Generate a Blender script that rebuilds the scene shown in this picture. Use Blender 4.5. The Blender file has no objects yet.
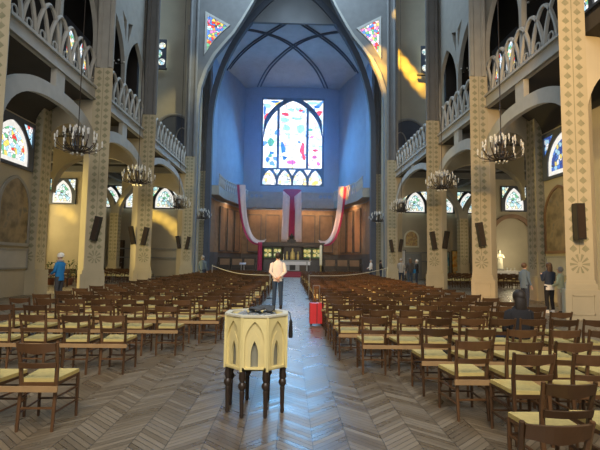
import bpy, bmesh, math, random
from mathutils import Vector, Matrix
random.seed(7)
PI = math.pi
C = bpy.context.scene.collection
SC = bpy.context.scene

# ------------------------------------------------------------------ camera
EYE = 1.58
cam_d = bpy.data.cameras.new('camera')
cam_d.sensor_width = 36; cam_d.lens = 26.4; cam_d.clip_end = 300; cam_d.clip_start = .05
cam = bpy.data.objects.new('camera', cam_d); C.objects.link(cam)
CAM_M = (Matrix.Translation((0, 0, EYE)) @ Matrix.Rotation(math.radians(-1.25), 4, 'Z')
         @ Matrix.Rotation(math.radians(90 + 4.46), 4, 'X') @ Matrix.Rotation(math.radians(.8), 4, 'Z'))
cam.matrix_world = CAM_M
SC.camera = cam
CAM_I = CAM_M.inverted()
def project(p):
    q = CAM_I @ Vector(p)
    if q.z > -.05: return None
    return (300 + 440 * q.x / -q.z, 225 - 440 * q.y / -q.z)

# ------------------------------------------------------------------ colour management, sky
SC.view_settings.view_transform = 'Standard'
SC.view_settings.look = 'None'
SC.view_settings.gamma = 1
SC.view_settings.use_curve_mapping = False
SC.view_settings.exposure = 0.46
SC.cycles.max_bounces = 6
SC.cycles.use_denoising = True
SC.cycles.sample_clamp_indirect = 4
w = bpy.data.worlds.new('sky'); SC.world = w; w.use_nodes = True
bg = w.node_tree.nodes['Background']
bg.inputs[0].default_value = (.75, .85, 1, 1); bg.inputs[1].default_value = .5

# ------------------------------------------------------------------ lights
def area(name, loc, target, sx, sy, power, col, spread=180):
    l = bpy.data.lights.new(name, 'AREA'); l.shape = 'RECTANGLE'; l.size = sx; l.size_y = sy
    l.energy = power; l.color = col; l.spread = math.radians(spread)
    o = bpy.data.objects.new(name, l); C.objects.link(o); o.location = loc
    o.rotation_euler = (Vector(target) - Vector(loc)).to_track_quat('-Z', 'Y').to_euler()
    return o
def spot(name, loc, target, power, col, ang, blend=.5, rad=.15):
    l = bpy.data.lights.new(name, 'SPOT'); l.energy = power; l.color = col
    l.spot_size = math.radians(ang); l.spot_blend = blend; l.shadow_soft_size = rad
    o = bpy.data.objects.new(name, l); C.objects.link(o); o.location = loc
    o.rotation_euler = (Vector(target) - Vector(loc)).to_track_quat('-Z', 'Y').to_euler()
    return o
def lamp(name, loc, power, col, rad=.3):
    l = bpy.data.lights.new(name, 'POINT'); l.energy = power; l.color = col; l.shadow_soft_size = rad
    o = bpy.data.objects.new(name, l); C.objects.link(o); o.location = loc
    return o
area('west_window_daylight', (0, -5.6, 12.5), (0, 13, 0), 11, 9, 950, (1, .90, .76), 115)
area('apse_window_daylight', (.25, 53.2, 14.5), (0, 22, -2), 7.4, 10, 1750, (.10, .46, 1))
area('apse_side_light_north', (-6.6, 46.5, 15), (7, 50, 14), 3, 7, 40, (.12, .33, 1))  # faint blue light in front of a windowless apse wall, one per side
area('apse_side_light_south', (6.6, 46.5, 15), (-7, 50, 14), 3, 7, 40, (.12, .33, 1))
area('crossing_fill', (0, 30, 30.5), (0, 30, 0), 9, 7, 3500, (.58, .80, 1))  # added cool light under the closed ceiling, brightens gallery beams and floor
area('north_aisle_sun', (-19.5, 27, 4.6), (-8, 26, 2.5), 12, 4, 560, (1, .78, .36))
area('south_aisle_daylight', (19.5, 26, 4.8), (8, 27, 2.5), 10, 4, 170, (1, .84, .58))
spot('south_pier_fill', (4.6, 1.2, 8.5), (8.6, 15.5, 5.2), 4000, (1, .60, .20), 58, .8, .5)  # added warm spot that turns the south piers golden
area('choir_fill_back', (0, 52.95, 7.6), (0, 53.9, 2.5), 9.5, .3, 150, (1, .68, .40))  # three added warm lights, brightening the brown lower walls of the apse
area('choir_fill_north', (-6.2, 48.6, 7.6), (-7.2, 48.8, 2.5), .3, 5, 80, (1, .70, .42))
area('choir_fill_south', (6.2, 48.6, 7.6), (7.2, 48.8, 2.5), .3, 5, 130, (1, .60, .28))
lamp('altar_fill', (.3, 40.2, 6.5), 90, (1, .8, .55), .3)  # added warm point light, no fitting hangs over the altar
for k, (x_, z_, p_, a_) in enumerate(((9.3, 20.4, 14000, 5.5), (9.9, 19.6, 24000, 6), (10.5, 18.8, 26000, 6), (11.1, 18.0, 22000, 6), (11.7, 17.3, 16000, 5.5))):
    spot('sun_through_clerestory_%d' % k, (6.6, 27.0, 27), (x_, 38.1, z_), p_, (1, .56, .05), a_, 1, .02)
for k, (x_, z_, p_) in enumerate(((7.2, 19.2, 50000), (7.0, 18.2, 70000), (7.5, 17.6, 70000), (7.45, 16.6, 40000))):
    spot('sun_on_spandrel_%d' % k, (-6, 27, 25), (x_, 36, z_), p_, (1, .52, .05), 5.5, 1, .05)
spot('sun_on_north_end_wall', (-4, 27, 23), (-10.4, 38.1, 13.6), 2600, (1, .85, .42), 24, 1, .2)
for k, (x_, z_, p_, a_) in enumerate(((-12.3, 5.4, 4500, 6), (-11.8, 5.2, 5500, 6), (-11.2, 5.0, 5500, 6), (-10.6, 4.6, 5500, 6), (-10.1, 4.1, 5000, 6), (-9.6, 3.5, 4000, 6))):
    spot('sun_on_aisle_wall_%d' % k, (-15.5, 25.5, 7.0), (x_, 38.1, z_), p_, (1, .68, .14), a_, 1, .03)
for k, (x_, z_, p_) in enumerate(((-17.2, 5.0, 1500), (-16.6, 4.8, 1700), (-16.3, 4.4, 1200))):
    spot('sun_on_chapel_wall_%d' % k, (-15.5, 24.5, 7.0), (x_, 33.1, z_), p_, (1, .68, .14), 7, 1, .03)
spot('low_sun_on_piers', (-19.4, 22.6, 5.0), (-8.8, 21.5, 2.6), 5200, (1, .74, .22), 46, .6, .15)
lamp('statue_fill', (15.9, 31.5, 2.3), 45, (1, .85, .55), .15)  # added warm light to brighten the statue
spot('sun_on_drape', (-6, 30, 22), (6.35, 48.7, 9.0), 70000, (1, .42, .03), 4, .6, .1)
spot('sun_on_apse_mosaic', (-5, 38, 13), (6.6, 48.0, 4.6), 8000, (1, .48, .14), 16, .9, .2)
spot('sun_on_chairs', (-6.9, 8.0, 8.0), (3.0, 14.6, .5), 5200, (1, .50, .16), 30, .9, .3)

# ------------------------------------------------------------------ materials
def node_mat(name):
    m = bpy.data.materials.new(name); m.use_nodes = True
    nt = m.node_tree; b = nt.nodes['Principled BSDF']
    return m, nt, b
def mth(nt, op, a, b=None, clamp=False):
    n = nt.nodes.new('ShaderNodeMath'); n.operation = op; n.use_clamp = clamp
    for i, v in enumerate((a, b)):
        if v is None: continue
        if isinstance(v, (int, float)): n.inputs[i].default_value = v
        else: nt.links.new(v, n.inputs[i])
    return n.outputs[0]
def mixc(nt, f, a, b):
    n = nt.nodes.new('ShaderNodeMix'); n.data_type = 'RGBA'
    for s, v in ((n.inputs[0], f), (n.inputs[6], a), (n.inputs[7], b)):
        if isinstance(v, (int, float)): s.default_value = v
        elif isinstance(v, tuple): s.default_value = (*v[:3], 1)
        else: nt.links.new(v, s)
    return n.outputs[2]
def noise(nt, scale, detail=4, vec=None):
    n = nt.nodes.new('ShaderNodeTexNoise'); n.inputs['Scale'].default_value = scale; n.inputs['Detail'].default_value = detail
    if vec is None:
        t = nt.nodes.new('ShaderNodeTexCoord'); vec = t.outputs['Object']
    nt.links.new(vec, n.inputs['Vector'])
    return n.outputs[0]
def mat(name, col, rough=.7, var=.18, scale=3, bump=0, metal=0, spec=None, per_object=0):
    m, nt, b = node_mat(name)
    f = noise(nt, scale)
    dark = tuple(c * (1 - var) for c in col); lite = tuple(min(1, c * (1 + var)) for c in col)
    c = mixc(nt, f, dark, lite)
    if per_object:
        oi = nt.nodes.new('ShaderNodeObjectInfo')
        h = nt.nodes.new('ShaderNodeHueSaturation'); nt.links.new(c, h.inputs['Color'])
        nt.links.new(mth(nt, 'ADD', mth(nt, 'MULTIPLY', oi.outputs['Random'], per_object), 1 - per_object / 2), h.inputs['Value'])
        c = h.outputs[0]
    nt.links.new(c, b.inputs['Base Color'])
    b.inputs['Roughness'].default_value = rough; b.inputs['Metallic'].default_value = metal
    if spec is not None: b.inputs['Specular IOR Level'].default_value = spec
    if bump:
        bn = nt.nodes.new('ShaderNodeBump'); bn.inputs['Strength'].default_value = bump
        nt.links.new(noise(nt, scale * 6), bn.inputs['Height']); nt.links.new(bn.outputs[0], b.inputs['Normal'])
    return m
def glow(name, col, strength, var=.0, scale=6):
    m, nt, b = node_mat(name)
    b.inputs['Base Color'].default_value = (*[c * .3 for c in col], 1)
    if var:
        c = mixc(nt, noise(nt, scale), tuple(x * (1 - var) for x in col), tuple(min(1, x * (1 + var)) for x in col))
        nt.links.new(c, b.inputs['Emission Color'])
    else: b.inputs['Emission Color'].default_value = (*col, 1)
    b.inputs['Emission Strength'].default_value = strength
    return m
def glass(name, cols, scale, strength, lead=.05):
    """stained glass: irregular pieces of colour between dark leads, lit by the daylight behind"""
    m, nt, b = node_mat(name)
    t = nt.nodes.new('ShaderNodeTexCoord')
    v = nt.nodes.new('ShaderNodeTexVoronoi'); v.inputs['Scale'].default_value = scale
    nt.links.new(t.outputs['Object'], v.inputs['Vector'])
    r = nt.nodes.new('ShaderNodeValToRGB'); r.color_ramp.interpolation = 'CONSTANT'
    sep = nt.nodes.new('ShaderNodeSeparateColor'); nt.links.new(v.outputs['Color'], sep.inputs[0])
    nt.links.new(sep.outputs[0], r.inputs[0])
    e = r.color_ramp.elements
    tot = sum(x[1] for x in cols); acc = 0
    for i, (c, wgt) in enumerate(cols):
        el = e[i] if i < 2 else e.new(min(.999, acc / tot))
        el.position = acc / tot; el.color = (*c, 1); acc += wgt
    d = nt.nodes.new('ShaderNodeTexVoronoi'); d.feature = 'DISTANCE_TO_EDGE'; d.inputs['Scale'].default_value = scale
    nt.links.new(t.outputs['Object'], d.inputs['Vector'])
    k = mth(nt, 'GREATER_THAN', d.outputs[0], lead)
    c = mixc(nt, k, (.02, .02, .02), r.outputs[0])
    b.inputs['Base Color'].default_value = (.03, .03, .04, 1)
    nt.links.new(c, b.inputs['Emission Color']); b.inputs['Emission Strength'].default_value = strength
    b.inputs['Roughness'].default_value = .3
    return m

M = {}
M['grey_stone'] = mat('grey stone', (.34, .33, .30), .8, .2, 2.2, .15)
M['pale_stone'] = mat('pale stone', (.46, .45, .42), .8, .16, 2.5, .12)
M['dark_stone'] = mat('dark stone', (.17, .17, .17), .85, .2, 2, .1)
M['gallery_shade_wall'] = mat('gallery wall with shade in its colour', (.03, .026, .024), .9, .3, .8)  # shade of the unlit gallery is put into this near-black colour
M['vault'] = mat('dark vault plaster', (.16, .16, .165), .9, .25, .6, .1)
M['apse_tinted_plaster'] = mat('apse plaster tinted with blue light', (.27, .32, .42), .85, .15, 1.2, .1)  # blue light of the apse is mixed into the plaster colour
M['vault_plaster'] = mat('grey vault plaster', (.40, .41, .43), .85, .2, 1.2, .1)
M['rib'] = mat('dark vault rib', (.075, .085, .11), .7, .2, 3)
M['aisle_wall'] = mat('aisle plaster', (.52, .46, .34), .85, .15, 1, .1)
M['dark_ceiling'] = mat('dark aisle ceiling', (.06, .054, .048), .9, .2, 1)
M['brown_panel'] = mat('brown marble revetment', (.24, .135, .07), .5, .45, 1.5, .1)
M['brown_mosaic'] = mat('brown figured mosaic', (.28, .17, .095), .6, .5, 2.3, .15)
M['dado'] = mat('dark dado', (.10, .085, .075), .6, .3, 3)
M['wood'] = mat('chair wood', (.095, .045, .018), .36, .35, 9, .1, per_object=.8)
M['wood_lite'] = mat('batten wood', (.36, .22, .10), .5, .25, 8)
M['rush'] = mat('rush seat', (.60, .47, .17), .75, .25, 24, .5, per_object=.2)
M['dark_wood'] = mat('dark wood', (.035, .022, .015), .35, .3, 8, .1)
M['black'] = mat('black plastic', (.02, .018, .016), .5, .2, 6)
M['iron'] = mat('wrought iron', (.07, .055, .045), .5, .3, 10, 0, .6)
M['bulb'] = mat('unlit white bulb', (.75, .74, .70), .2, .05, 5)
M['font_stone'] = mat('cream limestone', (.76, .64, .29), .7, .10, 8, .2)
M['font_recess_shade'] = mat('cream limestone shaded in recess', (.70, .59, .28), .75, .10, 8, .2)  # body stone slightly darkened, recess shade put into the colour
M['font_inner_shade'] = mat('inner recess shade', (.26, .25, .19), .7, .15, 8)  # grey stands in for the shade of the deeper recess
M['font_rim'] = mat('pale worn stone rim', (.62, .58, .44), .6, .12, 9, .1)
M['dark_pile'] = mat('dark cloth', (.05, .052, .055), .7, .4, 14, .2)
M['zinc'] = mat('grey metal basin', (.30, .32, .34), .35, .2, 6, 0, .5)
M['pebble'] = mat('grey pebbles', (.22, .23, .24), .35, .5, 30, .3)
M['red_case'] = mat('red suitcase shell', (.72, .045, .05), .35, .1, 5)
M['white_cloth'] = mat('white cloth', (.78, .76, .74), .9, .06, 5)
M['pink_cloth'] = mat('pale pink cloth', (.74, .58, .55), .9, .08, 3)
M['red_cloth'] = mat('deep red cloth', (.42, .035, .09), .85, .15, 4)
M['red_carpet'] = mat('red carpet', (.32, .05, .07), .95, .2, 12)
M['gold'] = mat('gilded wood', (.68, .50, .18), .4, .2, 10, 0, .5)
M['cream_wax'] = mat('cream wax', (.80, .72, .50), .5, .05, 5)
M['rope'] = mat('pale rope', (.72, .66, .5), .8, .1, 40)
M['steel'] = mat('steel', (.5, .5, .5), .3, .1, 5, 0, .9)
M['statue'] = mat('pale statue plaster', (.85, .80, .62), .7, .08, 6)
M['door_wood'] = mat('brown door', (.10, .06, .04), .5, .3, 5)
M['skin'] = mat('skin', (.58, .36, .26), .6, .06, 6)
M['leafgreen'] = mat('green leaves', (.10, .17, .05), .6, .4, 9)
M['terracotta'] = mat('terracotta', (.35, .15, .08), .8, .2, 6)
def cloth(name, col): return mat(name, col, .9, .12, 10, .1)
M['hair_dark'] = mat('dark hair', (.025, .018, .014), .6, .3, 30)
M['hair_brown'] = mat('brown hair', (.11, .06, .03), .6, .3, 30)
M['hair_white'] = mat('white hair', (.78, .75, .68), .7, .1, 30)
M['hair_grey'] = mat('grey hair', (.32, .30, .28), .7, .2, 30)

def pier_material():
    m, nt, b = node_mat('cream pier with stencilled leaves')
    t = nt.nodes.new('ShaderNodeTexCoord'); s = nt.nodes.new('ShaderNodeSeparateXYZ'); nt.links.new(t.outputs['Object'], s.inputs[0])
    ns = nt.nodes.new('ShaderNodeSeparateXYZ'); nt.links.new(t.outputs['Normal'], ns.inputs[0])
    side = mth(nt, 'GREATER_THAN', mth(nt, 'ABSOLUTE', ns.outputs[0]), .5)
    x, y, z = s.outputs
    u = mth(nt, 'ADD', mth(nt, 'MULTIPLY', x, mth(nt, 'SUBTRACT', 1, side)), mth(nt, 'MULTIPLY', y, side))
    au = mth(nt, 'ABSOLUTE', u)
    du = mth(nt, 'SUBTRACT', au, .175)
    v = mth(nt, 'SUBTRACT', mth(nt, 'MODULO', mth(nt, 'ADD', z, .1), .28), .14)
    # a heart-shaped leaf: half-width shrinks upward
    av = mth(nt, 'ABSOLUTE', v)
    width = mth(nt, 'MAXIMUM', .01, mth(nt, 'SUBTRACT', .118, mth(nt, 'MULTIPLY', mth(nt, 'ABSOLUTE', mth(nt, 'ADD', v, .025)), .75)))
    leaf = mth(nt, 'LESS_THAN', mth(nt, 'ADD', mth(nt, 'DIVIDE', mth(nt, 'ABSOLUTE', du), width), mth(nt, 'POWER', mth(nt, 'DIVIDE', av, .115), 2)), 1)
    notch = mth(nt, 'GREATER_THAN', mth(nt, 'ABSOLUTE', mth(nt, 'ADD', du, mth(nt, 'MULTIPLY', v, .4))), .012)
    stem = mth(nt, 'LESS_THAN', au, .014)
    # a rosette where a run of leaves ends
    rz = mth(nt, 'SUBTRACT', mth(nt, 'MODULO', mth(nt, 'ADD', z, .0), 40), 1.55)
    rr = mth(nt, 'SQRT', mth(nt, 'ADD', mth(nt, 'POWER', u, 2), mth(nt, 'POWER', rz, 2)))
    inros = mth(nt, 'LESS_THAN', mth(nt, 'ABSOLUTE', rz), .3)
    ang = mth(nt, 'ARCTAN2', rz, u)
    petal = mth(nt, 'MULTIPLY', mth(nt, 'GREATER_THAN', mth(nt, 'COSINE', mth(nt, 'MULTIPLY', ang, 10)), .1),
                mth(nt, 'MULTIPLY', mth(nt, 'LESS_THAN', rr, .29), mth(nt, 'GREATER_THAN', rr, .07)))
    pat = mth(nt, 'ADD', mth(nt, 'MULTIPLY', mth(nt, 'MAXIMUM', leaf, stem), mth(nt, 'SUBTRACT', 1, inros)), mth(nt, 'MULTIPLY', petal, inros))
    pat = mth(nt, 'MULTIPLY', pat, mth(nt, 'GREATER_THAN', z, 1.3))
    pat = mth(nt, 'MULTIPLY', pat, mth(nt, 'LESS_THAN', au, .345))
    pat = mth(nt, 'MULTIPLY', pat, mth(nt, 'ADD', .2, mth(nt, 'MULTIPLY', noise(nt, 5), .7)))
    base = mixc(nt, noise(nt, 1.6), (.39, .34, .23), (.54, .47, .33))
    c = mixc(nt, pat, base, (.13, .15, .075))
    nt.links.new(c, b.inputs['Base Color']); b.inputs['Roughness'].default_value = .8
    return m
M['pier'] = pier_material()

def floor_material():
    m, nt, b = node_mat('herringbone parquet')
    t = nt.nodes.new('ShaderNodeTexCoord'); s = nt.nodes.new('ShaderNodeSeparateXYZ'); nt.links.new(t.outputs['Object'], s.inputs[0])
    x, y, z = s.outputs
    W, P = .31, .080
    cx = mth(nt, 'DIVIDE', mth(nt, 'ADD', x, 50), W)
    col = mth(nt, 'FLOOR', cx); fx = mth(nt, 'FRACT', cx)
    par = mth(nt, 'MODULO', col, 2)
    tri = mth(nt, 'ADD', mth(nt, 'MULTIPLY', par, fx), mth(nt, 'MULTIPLY', mth(nt, 'SUBTRACT', 1, par), mth(nt, 'SUBTRACT', 1, fx)))
    vv = mth(nt, 'DIVIDE', mth(nt, 'ADD', mth(nt, 'ADD', y, 60), mth(nt, 'MULTIPLY', tri, W * .95)), P)
    pid = mth(nt, 'FLOOR', vv); fv = mth(nt, 'FRACT', vv)
    wn = nt.nodes.new('ShaderNodeTexWhiteNoise'); cb = nt.nodes.new('ShaderNodeCombineXYZ')
    nt.links.new(col, cb.inputs[0]); nt.links.new(pid, cb.inputs[1]); nt.links.new(cb.outputs[0], wn.inputs['Vector'])
    g1 = mth(nt, 'GREATER_THAN', mth(nt, 'ABSOLUTE', mth(nt, 'SUBTRACT', fv, .5)), .44)
    g2 = mth(nt, 'GREATER_THAN', mth(nt, 'ABSOLUTE', mth(nt, 'SUBTRACT', fx, .5)), .487)
    gap = mth(nt, 'MAXIMUM', g1, g2)
    c = mixc(nt, wn.outputs['Value'], (.125, .094, .062), (.265, .205, .135))
    c = mixc(nt, mth(nt, 'MULTIPLY', noise(nt, .9, 5), .55), c, (.150, .122, .086))
    c = mixc(nt, mth(nt, 'MULTIPLY', gap, .8), c, (.016, .012, .009))
    nt.links.new(c, b.inputs['Base Color'])
    rg = mth(nt, 'ADD', .19, mth(nt, 'MULTIPLY', mth(nt, 'ADD', wn.outputs['Value'], noise(nt, 3)), .14))
    nt.links.new(rg, b.inputs['Roughness']); b.inputs['Specular IOR Level'].default_value = .85
    bn = nt.nodes.new('ShaderNodeBump'); bn.inputs['Strength'].default_value = .5; bn.inputs['Distance'].default_value = .012
    h = mth(nt, 'ADD', mth(nt, 'MULTIPLY', mth(nt, 'SUBTRACT', 1, gap), .6), mth(nt, 'MULTIPLY', wn.outputs['Value'], .5))
    nt.links.new(h, bn.inputs['Height']); nt.links.new(bn.outputs[0], b.inputs['Normal'])
    return m
M['floor'] = floor_material()

# ------------------------------------------------------------------ mesh helpers
class MB:
    def __init__(self): self.bm = bmesh.new()
    def box(self, c, s, rot=None, taper=1.0):
        c = Vector(c); h = [v / 2 for v in s]; vs = []
        for dz in (-1, 1):
            k = taper if dz > 0 else 1
            for dx, dy in ((-1, -1), (1, -1), (1, 1), (-1, 1)):
                p = Vector((dx * h[0] * k, dy * h[1] * k, dz * h[2]))
                if rot: p = rot @ p
                vs.append(self.bm.verts.new(c + p))
        for f in ((3, 2, 1, 0), (4, 5, 6, 7), (0, 1, 5, 4), (1, 2, 6, 5), (2, 3, 7, 6), (3, 0, 4, 7)):
            self.bm.faces.new([vs[i] for i in f])
        return self
    def tube(self, pts, r, n=8, caps=True, flat=None):
        pts = [Vector(p) for p in pts]
        rs = r if isinstance(r, (list, tuple)) else [r] * len(pts)
        rings = []; up = None
        for i, p in enumerate(pts):
            a = pts[max(0, i - 1)]; b = pts[min(len(pts) - 1, i + 1)]
            t = (b - a).normalized()
            if up is None:
                up = Vector((0, 0, 1)) if abs(t.z) < .9 else Vector((0, 1, 0))
            sx = t.cross(up).normalized(); up = sx.cross(t).normalized()
            fx = flat or (1, 1)
            ring = [self.bm.verts.new(p + sx * math.cos(q) * rs[i] * fx[0] + up * math.sin(q) * rs[i] * fx[1])
                    for q in [2 * PI * k / n + PI / n for k in range(n)]]
            rings.append(ring)
        for A, B in zip(rings, rings[1:]):
            for k in range(n):
                self.bm.faces.new((A[k], A[(k + 1) % n], B[(k + 1) % n], B[k]))
        if caps:
            self.bm.faces.new(rings[0][::-1]); self.bm.faces.new(rings[-1])
        return self
    def lathe(self, c, prof, n=12, sq=None):
        """prof: (radius, z); closed at both ends"""
        c = Vector(c); rings = []
        for r, z in prof:
            rings.append([self.bm.verts.new(c + Vector((r * math.cos(2 * PI * k / n + PI / n), r * math.sin(2 * PI * k / n + PI / n), z))) for k in range(n)])
        for A, B in zip(rings, rings[1:]):
            for k in range(n): self.bm.faces.new((A[k], A[(k + 1) % n], B[(k + 1) % n], B[k]))
        self.bm.faces.new(rings[0][::-1]); self.bm.faces.new(rings[-1])
        return self
    def loft(self, secs, n=14):
        """secs: (centre, rx, ry) ellipses in horizontal planes"""
        rings = []
        for c, rx, ry in secs:
            c = Vector(c)
            rings.append([self.bm.verts.new(c + Vector((rx * math.cos(2 * PI * k / n), ry * math.sin(2 * PI * k / n), 0))) for k in range(n)])
        for A, B in zip(rings, rings[1:]):
            for k in range(n): self.bm.faces.new((A[k], A[(k + 1) % n], B[(k + 1) % n], B[k]))
        self.bm.faces.new(rings[0][::-1]); self.bm.faces.new(rings[-1])
        return self
    def ball(self, c, r, sub=2, sc=(1, 1, 1)):
        d = bmesh.ops.create_icosphere(self.bm, subdivisions=sub, radius=r)
        for v in d['verts']: v.co = Vector((v.co.x * sc[0], v.co.y * sc[1], v.co.z * sc[2])) + Vector(c)
        return self
    def plate(self, outer, holes, O, U, V, N, t):
        """flat plate with holes: 2-D outline placed at O along U, V and t thick along N"""
        O, U, V, N = Vector(O), Vector(U), Vector(V), Vector(N)
        b2 = bmesh.new(); ed = []
        for loop in [outer] + list(holes):
            vs = [b2.verts.new((u, v, 0)) for u, v in loop]
            for i in range(len(vs)): ed.append(b2.edges.new((vs[i], vs[(i + 1) % len(vs)])))
        bmesh.ops.triangle_fill(b2, use_beauty=True, use_dissolve=False, edges=ed, normal=(0, 0, 1))
        faces = b2.faces[:]
        r = bmesh.ops.extrude_face_region(b2, geom=faces)
        for g in r['geom']:
            if isinstance(g, bmesh.types.BMVert): g.co.z = t
        bmesh.ops.recalc_face_normals(b2, faces=b2.faces[:])
        mp = {}
        for v in b2.verts: mp[v] = self.bm.verts.new(O + U * v.co.x + V * v.co.y + N * v.co.z)
        for f in b2.faces:
            try: self.bm.faces.new([mp[v] for v in f.verts])
            except ValueError: pass
        b2.free(); return self
    def quad(self, pts):
        self.bm.faces.new([self.bm.verts.new(p) for p in pts]); return self
    def sheet(self, grid):
        vs = [[self.bm.verts.new(p) for p in row] for row in grid]
        for i in range(len(vs) - 1):
            for j in range(len(vs[0]) - 1):
                self.bm.faces.new((vs[i][j], vs[i][j + 1], vs[i + 1][j + 1], vs[i + 1][j]))
        return self
    def mesh(self, name, m, smooth=False, bevel=0):
        if bevel:
            bmesh.ops.bevel(self.bm, geom=[e for e in self.bm.edges if len(e.link_faces) == 2 and e.calc_face_angle(0) > .5],
                            offset=bevel, segments=1, affect='EDGES', clamp_overlap=True)
        bmesh.ops.recalc_face_normals(self.bm, faces=self.bm.faces[:])
        me = bpy.data.meshes.new(name); self.bm.to_mesh(me); self.bm.free()
        me.materials.append(m)
        if smooth:
            for p in me.polygons: p.use_smooth = True
            try: me.set_sharp_from_angle(angle=math.radians(50))
            except Exception: pass
        return me
    def build(self, name, m, parent=None, smooth=False, bevel=0, loc=None):
        o = bpy.data.objects.new(name, self.mesh(name, m, smooth, bevel)); C.objects.link(o)
        if parent is not None: o.parent = parent
        if loc is not None: o.location = loc
        return o
def tag(o, label=None, cat=None, group=None, kind=None):
    if label: o['label'] = label
    if cat: o['category'] = cat
    if group: o['group'] = group
    if kind: o['kind'] = kind
    return o
def thing(name, label, cat, loc=(0, 0, 0), rz=0, group=None):
    o = bpy.data.objects.new(name, None); C.objects.link(o)
    o.location = loc; o.rotation_euler = (0, 0, rz); o.empty_display_size = .1
    return tag(o, label, cat, group)
def struct(o, label, cat='wall'): return tag(o, label, cat, None, 'structure')
def copy_tree(o, parent=None):
    c = o.copy(); C.objects.link(c)
    if parent is not None: c.parent = parent
    for ch in list(o.children): copy_tree(ch, c)
    return c
ORD = ['zeroth', 'first', 'second', 'third', 'fourth', 'fifth', 'sixth', 'seventh', 'eighth', 'ninth', 'tenth', 'eleventh', 'twelfth', 'thirteenth',
       'fourteenth', 'fifteenth', 'sixteenth', 'seventeenth', 'eighteenth', 'nineteenth', 'twentieth'] + ['twenty-' + k for k in
       ('first', 'second', 'third', 'fourth', 'fifth', 'sixth', 'seventh', 'eighth', 'ninth')] + ['thirtieth'] + ['thirty-' + k for k in ('first', 'second', 'third', 'fourth', 'fifth')]
def gothic(cx, a, z0, zs, zt, n=8):
    """pointed-arch outline, counter-clockwise from bottom left: half-width a, springing zs, apex zt"""
    r = zt - zs; R = (a * a + r * r) / (2 * a); pts = [(cx - a, z0)]
    th = math.atan2(r, R - a) if R > a else PI / 2
    left = []
    for i in range(n + 1):
        q = th * i / n
        left.append((cx - a + R - R * math.cos(q), zs + R * math.sin(q)))
    left[-1] = (cx, zt)
    right = [(2 * cx - x, z) for x, z in left[:-1]][::-1]
    body = left + right
    if zs - z0 > 1e-4: return [(cx - a, z0)] + body + [(cx + a, z0)]
    return body
def ring2(cx, cz, r, n=14): return [(cx + r * math.cos(2 * PI * k / n), cz + r * math.sin(2 * PI * k / n)) for k in range(n)]
def rect2(x0, z0, x1, z1): return [(x0, z0), (x1, z0), (x1, z1), (x0, z1)]
X3, Y3, Z3 = Vector((1, 0, 0)), Vector((0, 1, 0)), Vector((0, 0, 1))

# ================================================================== LARGE STRUCTURE
NX = 7.8                    # half width of the nave between the piers
ZP = [12.3, 18.7, 24.9, 35.2, 41.1]
PW = .8
struct(MB().box((0, 25, -.1), (44, 64, .2)).build('floor', M['floor']), 'worn brown herringbone parquet floor of the church', 'floor')

# outer walls
for s, nm, lab in ((-1, 'wall_north', 'north'), (1, 'wall_south', 'south')):
    struct(MB().box((s * 10.95, 6.35, 4.37), (.5, 24.7, 8.74)).build(nm + '_aisle', M['aisle_wall']), f'outer plaster wall of the near {lab} aisle')
    struct(MB().box((s * 15.6, 18.95, 4.37), (8.8, .5, 8.74)).build(nm + '_return', M['aisle_wall']), f'plaster return wall between {lab} aisle and transept')
    struct(MB().box((s * 20.25, 28.6, 4.37), (.5, 19.4, 8.74)).build(nm + '_transept', M['aisle_wall']), f'far plaster wall of the {lab} transept')
    struct(MB().box((s * 17.75, 33.4, 4.37), (4.5, .5, 8.74)).build(nm + '_chapel', M['aisle_wall']), f'plaster wall of the {lab} transept chapel under a small pointed window')
    struct(MB().box((s * 14.1, 38.65, 16), (12.0, .5, 32)).build(nm + '_east', M['aisle_wall']), f'tall plaster end wall of the {lab} transept')
    struct(MB().box((s * 11.3, 3, 13.5), (.4, 44, 9.4)).build(nm + '_gallery', M['gallery_shade_wall']), f'shade-darkened outer wall of the {lab} gallery')
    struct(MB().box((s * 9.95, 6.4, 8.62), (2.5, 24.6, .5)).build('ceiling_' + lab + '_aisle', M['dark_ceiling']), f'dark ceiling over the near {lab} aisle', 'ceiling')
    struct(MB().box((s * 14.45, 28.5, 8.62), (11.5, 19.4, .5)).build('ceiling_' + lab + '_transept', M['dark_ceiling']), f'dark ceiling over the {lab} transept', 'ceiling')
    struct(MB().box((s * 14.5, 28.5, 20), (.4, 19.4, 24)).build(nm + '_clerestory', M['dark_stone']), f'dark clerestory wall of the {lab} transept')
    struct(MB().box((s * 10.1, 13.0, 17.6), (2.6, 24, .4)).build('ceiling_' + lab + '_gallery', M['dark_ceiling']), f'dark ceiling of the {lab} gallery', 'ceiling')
for s, lab in ((-1, 'north'), (1, 'south')):  # walls added so the gallery openings stay dark
    struct(MB().box((s * 10.2, 25.35, 13.2), (2.2, .3, 8.4)).build(f'wall_{lab}_gallery_blocker', M['gallery_shade_wall']), f'added dark wall closing the {lab} gallery towards the transept')
struct(MB().box((0, -6.2, 2.0), (44, .4, 4)).build('wall_west', M['aisle_wall']), 'plaster west wall behind the viewer')
for s, lab in ((-1, 'north'), (1, 'south')):      # coved dark vault added to hide the lit upper walls of near aisles
    prof = [(8.62 + 2.08 * math.sin(q), 7.05 + 1.3 * math.cos(q)) for q in [PI / 2 * k / 8 for k in range(9)]]
    struct(MB().sheet([[(s * u, y, v) for u, v in prof] for y in (-5.8, 6, 12, 18.65)]).build('ceiling_' + lab + '_aisle_cove', M['dark_ceiling'], smooth=True), f'dark coved vault added over the near {lab} aisle', 'ceiling')
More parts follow.
